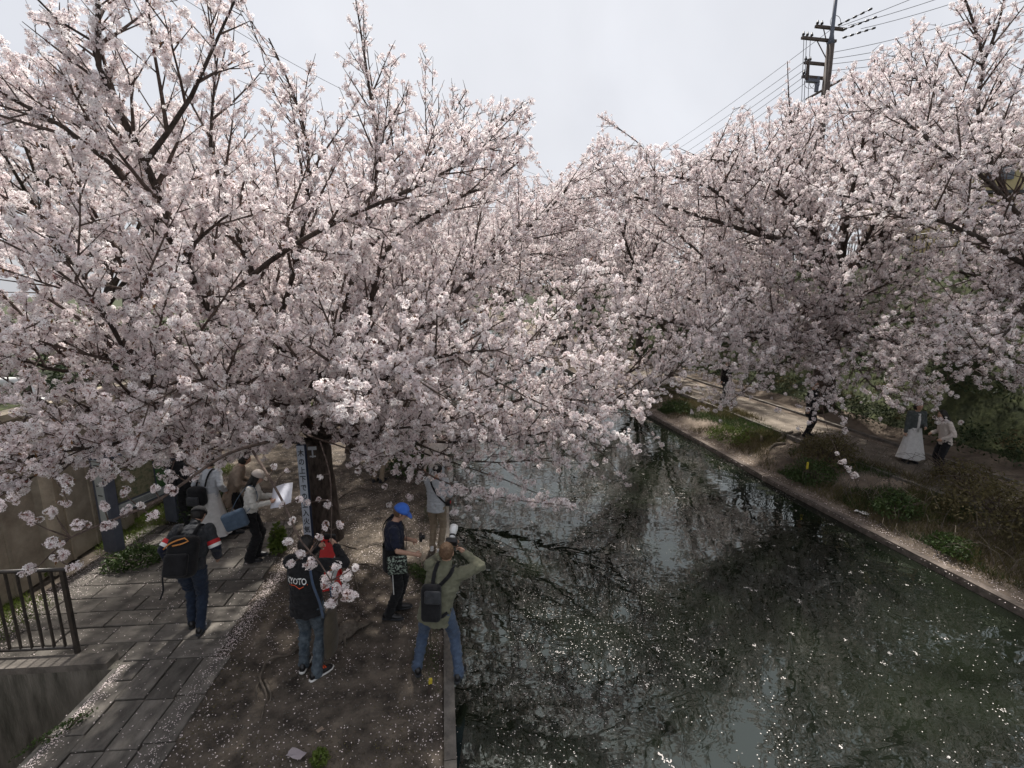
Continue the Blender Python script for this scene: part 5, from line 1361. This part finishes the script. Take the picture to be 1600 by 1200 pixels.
bush(tuple(gnd(70, 900)), .10, .12, .16, 350, 'bright green weed clump at the foot of the brown wall', 'leaf_y', .025, 10, 4)
bush(tuple(gnd(215, 880)), .35, .5, .28, 1500, 'dark weeds between the board posts', 'leaf', .03, 12, 4)
bush(tuple(gnd(320, 800)), .5, .9, .9, 2600, 'dark leafy shrub beyond the notice board', 'leaf_d', .04, 13, 8)
bush((-4.50, 4.6, 0), .07, .35, .09, 350, 'tiny green weeds along the edge of the sunken wall', 'leaf', .016, 14, 2)
bush(tuple(gnd(500, 1192)), .10, .09, .12, 420, 'small grass tuft at the bottom edge of the photo', 'leaf_y', .018, 15, 2)
bush(tuple(gnd(436, 862)), .12, .15, .55, 500, 'yellow green upright plant between the woman and the post sign', 'leaf_y', .05, 16, 8)
bush(tuple(gnd(665, 905)), .14, .7, .12, 1300, 'low grass strip between the blue cap man and the water', 'leaf', .02, 17, 2)
# dark trees and shrubs closing the gaps behind the blossoms
k = 0
for i, (x, y, rx, rz_, mm) in enumerate([(-9.6, 10.2, 1.6, 2.0, 'leaf_d'), (-8.6, 13, 1.8, 2.6, 'leaf_d'), (-8.8, 17.5, 2.2, 3.0, 'leaf_d'), (-9, 23, 2.5, 3.4, 'leaf'), (-10, 30, 3, 4, 'leaf_d'), (-10, 39, 4, 5, 'leaf'), (-9, 52, 5, 6, 'leaf_d'), (1.0, 78, 8, 7, 'leaf_d'), (-8.0, 68, 6, 7, 'leaf')]):
    lab = ['dark shrub above the brown wall near the pale pipe rail', 'dark evergreen shrub on the left slope beside the board', 'dark evergreen shrub on the left slope, second from the board', 'green shrub on the left slope behind the second cherry tree', 'dark shrub on the left slope by the third cherry tree', 'big green shrub in the distance on the left slope', 'big dark shrub in the far distance on the left slope', 'dark thicket at the very end of the canal', 'green thicket at the far end of the left slope'][i]
    bush((x, y, 0 if x > -7.3 else 2.2 if y < 11 else 1.6), rx, rx * 1.2, rz_, 3000, lab, mm, .05 + .012 * i, 20 + i, 6, group='shrubs on the left slope' if i < 7 else None)
# tangle of dry stems on the right bank
tg = empty('bramble', tuple(on_right(1540, 800)), 0, 'tangle of arching dry stems over the weeds at the right edge', 'bramble')
mb = MB(); rr = random.Random(77)
for i in range(150):
    x, y = rr.uniform(-1.8, 1.4), rr.uniform(-1.6, 2.6); a_ = rr.uniform(0, 6.28); L_ = rr.uniform(.3, .95); h_ = rr.uniform(.15, .6)
    z0 = hr(tg.location.x + x, tg.location.y + y) - tg.location.z
    if tg.location.x + x < r_edge(tg.location.y + y) + .45: continue
    mb.tube([(x, y, z0 - .03), (x + math.cos(a_) * L_ * .35, y + math.sin(a_) * L_ * .35, z0 + h_ * .8), (x + math.cos(a_) * L_ * .8, y + math.sin(a_) * L_ * .8, z0 + h_), (x + math.cos(a_ + .2) * L_ * 1.2, y + math.sin(a_ + .2) * L_ * 1.2, z0 + h_ * rr.uniform(.4, .9))], [.006, .005, .004, .002], 4, cap=False)
mb.build('stems', M['root'], tg)['kind'] = 'stuff'
# hedge along the right path
hd = empty('hedge', (13.2, 20, .5), 0, 'long dark green hedge on the slope behind the right footpath', 'hedge')
V = []
for i in range(46):
    y = 4 + i * 1.15; e = r_edge(y); 
    for lvl in range(4):
        d = 5.7 + lvl * 1.15; x = e + d; z = prof_r(d, y)
        c = leaf_cloud(420 if y < 25 else 220, .85, .9, .75, .045 if y < 25 else .085, 0, 100 + i * 4 + lvl)
        V.append(c + np.array([x - 13.2 + random.uniform(-.3, .3), y - 20 + random.uniform(-.3, .3), z - .5 - .05]))
quads_np('foliage', np.concatenate(V), M['leaf_d'], 4, hd)['kind'] = 'stuff'
V = []
for i in range(60):
    y = 8 + random.uniform(0, 30); d = random.choice((5.6, 6.2, 7.4)); V.append(leaf_cloud(160, .5, .5, .45, .045, 0, 500 + i) + np.array([r_edge(y) + d - 13.2, y - 20, prof_r(d, y) - .2]))
quads_np('lighter_shoots', np.concatenate(V), M['leaf_br'], 4, hd)['kind'] = 'stuff'

# grass and weeds on the banks (stuff)
def grass(name, n, fx, fz, m, h=.09, wd=.006, seed=1):
    g_ = np.random.default_rng(seed); V = []
    pts = []
    while len(pts) < n:
        y = float(g_.uniform(3, 22)) ; x = fx(y, float(g_.uniform()))
        if noise.noise(Vector((x * .8, y * .8, seed * 3.1))) > -.02 + .25 * g_.uniform(): pts.append((x, y, fz(x, y)))
    P = np.array(pts); a_ = g_.uniform(0, 6.28, n); hh = h * g_.uniform(.5, 1.5, n)
    dx = np.stack([np.cos(a_) * wd, np.sin(a_) * wd, np.zeros(n)], 1); tip = np.stack([g_.normal(0, .5, n) * hh, g_.normal(0, .5, n) * hh, hh], 1)
    return quads_np(name, np.stack([P - dx, P + dx, P + tip], 1), M[m], 3)
o = grass('bank_weeds', 26000, lambda y, u: r_edge(y) + .5 + 1.7 * u, hr, 'leaf', .10, .007, 2); tag(o, kind='stuff')
o = grass('dry_grass', 26000, lambda y, u: r_edge(y) + .35 + 2.2 * u ** .8, hr, 'leaf_br', .16, .006, 3); tag(o, kind='stuff')
o = grass('wall_foot_grass', 16000, lambda y, u: -7.15 + .75 * u ** 1.4, lambda x, y: -.03, 'leaf_y', .075, .006, 8); tag(o, kind='stuff')
o = grass('path_edge_grass', 5000, lambda y, u: l_edge(y) - .2 - .35 * u, hz, 'leaf', .035, .004, 5); tag(o, kind='stuff')
o = grass('leaf_litter', 12000, lambda y, u: -3.3 + (l_edge(y) + 3.0) * u, lambda x, y: hz(x, y) + .004, 'leaf_br', .012, .008, 6); tag(o, kind='stuff')

# grit and small stones trodden into the soil
def grit(name, n, fx, fz, m, size, seed):
    g2 = np.random.default_rng(seed); y = 2.6 + 11 * g2.uniform(size=n) ** 1.3; P = np.array([(fx(a_, b_), a_, 0) for a_, b_ in zip(y, g2.uniform(size=n))]); P[:, 2] = [fz(p[0], p[1]) for p in P]
    s_ = size * g2.uniform(.4, 1.6, n)[:, None]; a_ = g2.uniform(0, 6.28, n)
    c = [np.stack([np.cos(a_ + k), np.sin(a_ + k) * .7, np.full(n, -.3)], 1) * s_ for k in (0, 2.1, 4.2)]; t_ = np.stack([g2.normal(0, .3, n), g2.normal(0, .3, n), np.full(n, .75)], 1) * s_
    V = np.concatenate([np.stack([P + c[i], P + c[(i + 1) % 3], P + t_], 1) for i in range(3)])
    tag(quads_np(name, V, M[m], 3), kind='stuff')
grit('soil_grit', 9000, lambda y, u: -3.3 + (l_edge(y) + 3.1) * u, hz, 'coping', .010, 71)
grit('bank_grit', 7000, lambda y, u: r_edge(y) + .3 + 4 * u, hr, 'coping', .02, 72)

# ------------------------------------------------------------------ fallen petals
def petals(name, P, size, m, up=.3, seed=0):
    g_ = np.random.default_rng(seed); n = len(P)
    a_ = g_.uniform(0, 6.28, n); s_ = (size * g_.uniform(.6, 1.3, n))[:, None]
    t_ = g_.normal(0, up, n)
    u = np.stack([np.cos(a_), np.sin(a_), t_], 1); v = np.stack([-np.sin(a_), np.cos(a_), g_.normal(0, up, n)], 1)
    o = quads_np(name, np.stack([P - u * s_, P + v * s_ * .6, P + u * s_, P - v * s_ * .6], 1), m); tag(o, kind='stuff'); return o
g_ = np.random.default_rng(5); pts = []
while len(pts) < 12000:
    y = 2.5 + 13 * g_.uniform() ** 1.2; x = g_.uniform(-6.9, l_edge(y) + .0)
    if x < -4.62 and y < 5.6: continue
    pv = .6 + .9 * noise.noise(Vector((x * 1.1, y * 1.1, 1)))
    if x < -3.35: pv *= .40
    if g_.uniform() < pv: pts.append((x, y, (hz(x, y) if x > -3.42 else 0.006) + .007))
petals('fallen_petals_left', np.array(pts), .0085, M['fallen'], .25, 1)
pts = []
while len(pts) < 6500:                      # drift along the slab joints and the pit edge
    y = g_.uniform(3.0, 9); k = g_.uniform()
    if k < .35 and y < 5.55: x = -4.53 + abs(g_.normal(0, .06)); 
    elif k < .52: x = -3.36 + g_.normal(0, .07)
    else: x = -6.85 + abs(g_.normal(0, .35))
    if x < -4.6 and y < 5.65: continue
    pts.append((x, y, .014))
petals('petal_drift_on_paving', np.array(pts), .0075, M['fallen'], .2, 2)
pts = []
while len(pts) < 6500:
    y = 4 + 20 * g_.uniform() ** 1.1; d = abs(g_.normal(0, .28)) if g_.uniform() < .6 else g_.uniform(0, 4.5); x = r_edge(y) + .0 + d
    pts.append((x, y, hr(x, y) + .014))
petals('fallen_petals_right', np.array(pts), .011, M['fallen'], .2, 3)
pts = []
while len(pts) < 11500:
    y = 2 + 26 * g_.uniform() ** 1.35; u_ = g_.uniform(); x = l_edge(y) + (r_edge(y) - l_edge(y)) * u_
    cl = noise.noise(Vector((x * .5 + 4, y * .22, 3))) + .5 * noise.noise(Vector((x * 2.2, y * .9, 8)))
    lim = .12 - (.35 if (x < 3.2 and 5 < y < 13) else 0)
    if g_.uniform() < min(1, max(.10, (cl - lim) * 2.2)): pts.append((x, y, WATER_Z + .004))
petals('floating_petals', np.array(pts), .0085, M['floating'], .02, 4)
pts = []
for i in range(140):                        # little rafts of petals stuck together
    y = 3 + 16 * g_.uniform(); x = g_.uniform(l_edge(y) + .3, r_edge(y) - .2); a_ = g_.normal(-.6, .8); L_ = g_.uniform(.01, .08)
    for q in range(int(6 + L_ * 120)): t_ = g_.uniform(-1, 1) * L_; pts.append((x + math.cos(a_) * t_ + g_.normal(0, .014), y + math.sin(a_) * t_ + g_.normal(0, .014), WATER_Z + .0055))
petals('petal_rafts', np.array(pts), .011, M['floating'], .02, 6)

# ------------------------------------------------------------------ utility pole and wires
M['pole'] = mat('weathered_pole', (0.055, 0.042, 0.036), 0.8, var=(0.09, 0.07, 0.06), scale=6)
M['wire'] = mat('cable', (0.10, 0.10, 0.11), 0.6)
PY = 25.0
up_ = empty('utility_pole', (17.7, PY, 6.3), R(6), 'dark utility pole with crossarms rising above the right blossoms', 'utility pole')
W = lambda px, py, dy=0: at(px, py, PY + dy) - Vector((17.7, PY, 6.3))
top = W(1300, 70).z
mb = MB(); mb.tube([(0, 0, -.5), (0, 0, top)], [.24, .17], 14); mb.build('pole', M['pole'], up_, True)
mb = MB(); mb.tube([(0, 0, top), (0, 0, top + .45), (0, 0, top + 3.2)], [.165, .09, .075], 12); mb.build('top_extension', M['board_frame'], up_, True)
def zat(py): return W(1298, py).z
arms_ = [(40, -.8, .85, 0), (60, -1.5, .45, 0), (98, -1.2, .32, 0), (120, -1.25, .3, 0)]
for (py, xa, xb, dy) in arms_:
    z = zat(py); mb = MB(); mb.box(((xa + xb) / 2, .2, z), (xb - xa, .12, .12)); mb.build('crossarm', M['pole'], up_)
z = zat(135); mb = MB(); mb.tube([(-.9, .2, z - .6), (1.0, -.2, z + .45)], .06, 6); mb.build('diagonal_arm', M['pole'], up_)
mb = MB(); mb.box((-.98, .2, (zat(92) + zat(124)) / 2), (.11, .1, zat(92) - zat(124))); mb.build('side_upright', M['pole'], up_)
mb = MB(); mb.box((-.65, .2, zat(122) - .1), (.6, .2, .14)); mb.box((-.36, .2, zat(130)), (.13, .14, .7)); mb.build('transformer_bracket', M['board_frame'], up_)
for (py, xa, xb, dy) in arms_[:2]:
    z = zat(py)
    mb = MB(); mb.tube([(xa * .45, .2, z), (0, .2, z - .8)], .025, 5); mb.build('brace', M['pole'], up_)
ins_me = MB().tube([(0, 0, 0), (0, 0, .05), (0, 0, .06), (0, 0, .14), (0, 0, .15), (0, 0, .22)], [.03, .03, .07, .06, .035, .03], 8).mesh('insulator', True)
for (py, xs_) in ((40, (-.45, -.7)), (60, (-1.42, -1.2, -.95)), (98, (-1.15, -.9)), (120, (-1.18, -.95))):
    for x in xs_: o = link('insulator', ins_me, up_, M['blackpl']); o.location = (x, .2, zat(py) + .06)
s0 = [(.25, zat(38)), (.55, zat(44)), (.6, zat(56))]
for (x, z), (ex, ey) in zip(s0, ((1440, -30), (1470, -18), (1500, -5))):
    a_ = Vector((x, .2, z)); b_ = W(ex, ey, -2); d = (b_ - a_).normalized()
    mb = MB(); pts = []; rs = []
    for q in range(5): 
        for dd, rr in ((0, .015), (.05, .05), (.18, .05), (.2, .015)): pts.append(a_ + d * (.15 + q * .3 + dd)); rs.append(rr)
    mb.tube(pts, rs, 7); mb.build('strain_insulator', M['blackpl'], up_, True)
for x in (-.8, -.5, .3): 
    mb = MB(); c = Vector((x, .2, zat(118 if x < 0 else 40) - (.3 if x < 0 else -.3))); mb.tube([c + Vector((math.cos(q * .52) * .3, 0, math.sin(q * .52) * .28)) for q in range(13)], .012, 4); mb.build('wire_loop', M['wire'], up_)
def wire(a_, b_, sag, label, name='overhead_wire', r_=.012):
    pts = [a_.lerp(b_, i / 24) - Vector((0, 0, sag * 4 * (i / 24) * (1 - i / 24))) for i in range(25)]
    o = MB().tube(pts, r_, 4).build(name, M['wire']); tag(o, label, 'wire', 'overhead wires on the utility pole')
A = lambda px, py, dy=0: at(px, py, PY + dy)
wr = [(1310, 42, 1700, -130, -6, 'topmost wire running right from the insulators of the pole'), (1325, 40, 1700, -92, -6, 'second wire running right from the insulators of the pole'), (1345, 45, 1700, -72, -6, 'third wire running right from the insulators, with a long strain string')]
for (x0, y0_, x1, y1_, dy, lab) in wr: wire(A(x0, y0_), A(x1, y1_, dy), .2, lab)
for q, (y0_, y1_) in enumerate([(82, -34), (92, -8), (100, 14), (110, 34)]):
    wire(A(1300, y0_), A(1700, y1_, -6), .25, ['uppermost', 'second', 'third', 'lowest'][q] + ' of the four bare wires running right above the blossoms')
for q, (x0, y0_, x1, y1_) in enumerate([(1300, 45, 985, 265), (1263, 92, 985, 275), (1258, 108, 985, 288), (1256, 120, 985, 300), (1258, 130, 985, 312)]):
    wire(A(x0, y0_), A(x1, y1_, 45), .4, ['topmost', 'second', 'third', 'fourth', 'lowest'][q] + ' wire running down left from the pole into the distance')
for q, px in enumerate((1256, 1260, 1266)):
    wire(A(px, 62), A(px - 4, 175), 0, ['left', 'middle', 'right'][q] + ' one of the three drop wires under the long crossarm', r_=.014)
wire(at(290, 0, 30), at(600, 170, 44), .3, 'single thin wire crossing the sky behind the left blossoms', r_=.014)
wire(at(780, 250, 60), at(900, 290, 75), .3, 'short piece of wire over the gap between the two tree rows', r_=.02)

# ------------------------------------------------------------------ house and railing on the right embankment
M['yellow_wall'] = mat('yellow_plaster', (0.42, 0.35, 0.19), 0.85, var=(.36, .30, .17), scale=3)
M['white_wall'] = mat('white_plaster', (0.62, 0.63, 0.64), 0.85, var=(.52, .53, .54), scale=3)
M['roof'] = mat('dark_roof_tile', (0.05, 0.05, 0.055), 0.7)
hs = empty('house', (24.4, 24, 6.3), R(-8), 'yellow and white house seen through the gap in the blossoms at the right', 'house')
mb = MB(); mb.box((-.85, 0, 2.6), (2.3, 7, 5.2)); mb.build('yellow_wing', M['yellow_wall'], hs)
mb = MB(); mb.box((2.9, .4, 2.7), (5.2, 7, 5.4)); mb.build('white_wing', M['white_wall'], hs)
for (x, z) in ((-.8, 1.6), (-.8, 3.9), (1.9, 3.9), (4.2, 1.6), (4.2, 3.9)):
    yf = -3.5 if x < 0 else -3.1
    mb = MB(); mb.box((x, yf - .03, z), (1.1, .10, 1.2)); f_ = mb.build('window', M['board_frame'], hs)
    mb = MB(); mb.box((x, yf - .085, z), (.94, .02, 1.04)); mb.build('pane', M['glass'], f_)
mb = MB(); mb.box((-.85, -3.55, 2.75), (2.4, .5, .12)); mb.build('canopy', M['roof'], hs)
rf = MB(); rf.add([(-2.4, -4.2, 5.2), (6, -4.2, 5.2), (6, 4.4, 5.2), (-2.4, 4.4, 5.2), (-1, 0, 7), (4.6, 0, 7)], [(0, 1, 5, 4), (1, 2, 5), (2, 3, 4, 5), (3, 0, 4), (3, 2, 1, 0)]); rf.build('roof', M['roof'], hs)
gate = empty('slatted_fence', (25.6, 19.6, 6.3), R(-8), 'dark slatted fence to the right of the yellow house wall', 'fence')
for i in range(16):
    mb = MB(); mb.box((i * .18, 0, 1.2), (.07, .04, 2.4)); mb.build('slat', M['board_frame'], gate)
mb = MB(); mb.box((1.35, .035, 2.2), (2.9, .03, .08)); mb.box((1.35, .035, .4), (2.9, .03, .08)); mb.build('rail', M['board_frame'], gate)
bush((22.6, 19.2, 6.3), 2.2, 1.0, 1.5, 4200, 'trimmed yellowish green hedge in front of the yellow house', 'leaf_y', .05, 60, 4)
# railing along the top of the embankment
er = empty('embankment_railing', (r_edge(22) + 9.9, 22, 5.9), 0, 'dark railing along the top of the right embankment, mirrored in the canal', 'railing')
bar = MB().box((0, 0, .55), (.03, .03, 1.1)).mesh('bar'); pst = MB().box((0, 0, .6), (.08, .08, 1.25)).mesh('post'); nbars = 0
y = 6.0; i = 0
while y < 40:
    p_ = Vector((r_edge(y) + 9.9 - er.location.x, y - 22, prof_r(9.9, y) - 5.9))
    if i % 10 == 0: o = link('post', pst, er, M['black_metal'])
    else: o = link('bar', bar, er, M['black_metal'])
    o.location = p_; y += .15; i += 1
for zz_ in (1.12, .12):
    pts = [Vector((r_edge(y) + 9.9 - er.location.x, y - 22, prof_r(9.9, y) - 5.9 + zz_)) for y in (6, 10, 14, 20, 30, 40)]
    MB().tube(pts, .025, 6).build('rail', M['black_metal'], er)

# kerb along the right footpath
kb = empty('path_kerb', (r_edge(8) + 2.15, 8, .3), 0, 'low kerb between the right footpath and the weedy bank', 'kerb')
y = 6.0
while y < 34:
    for d in (2.12, 4.42):
        a_ = Vector((r_edge(y) + d, y, 0)); b_ = Vector((r_edge(y + 1) + d, y + 1, 0)); c = (a_ + b_) / 2; c.z = prof_r(d, y) + .01
        mb = MB(); mb.box((0, 0, 0), (.98, .10, .12)); o = mb.build('kerb_stone', M['coping'], kb); o.location = c - kb.location; dd = b_ - a_; o.rotation_euler = (0, 0, math.atan2(dd.y, dd.x))
    y += 1.0
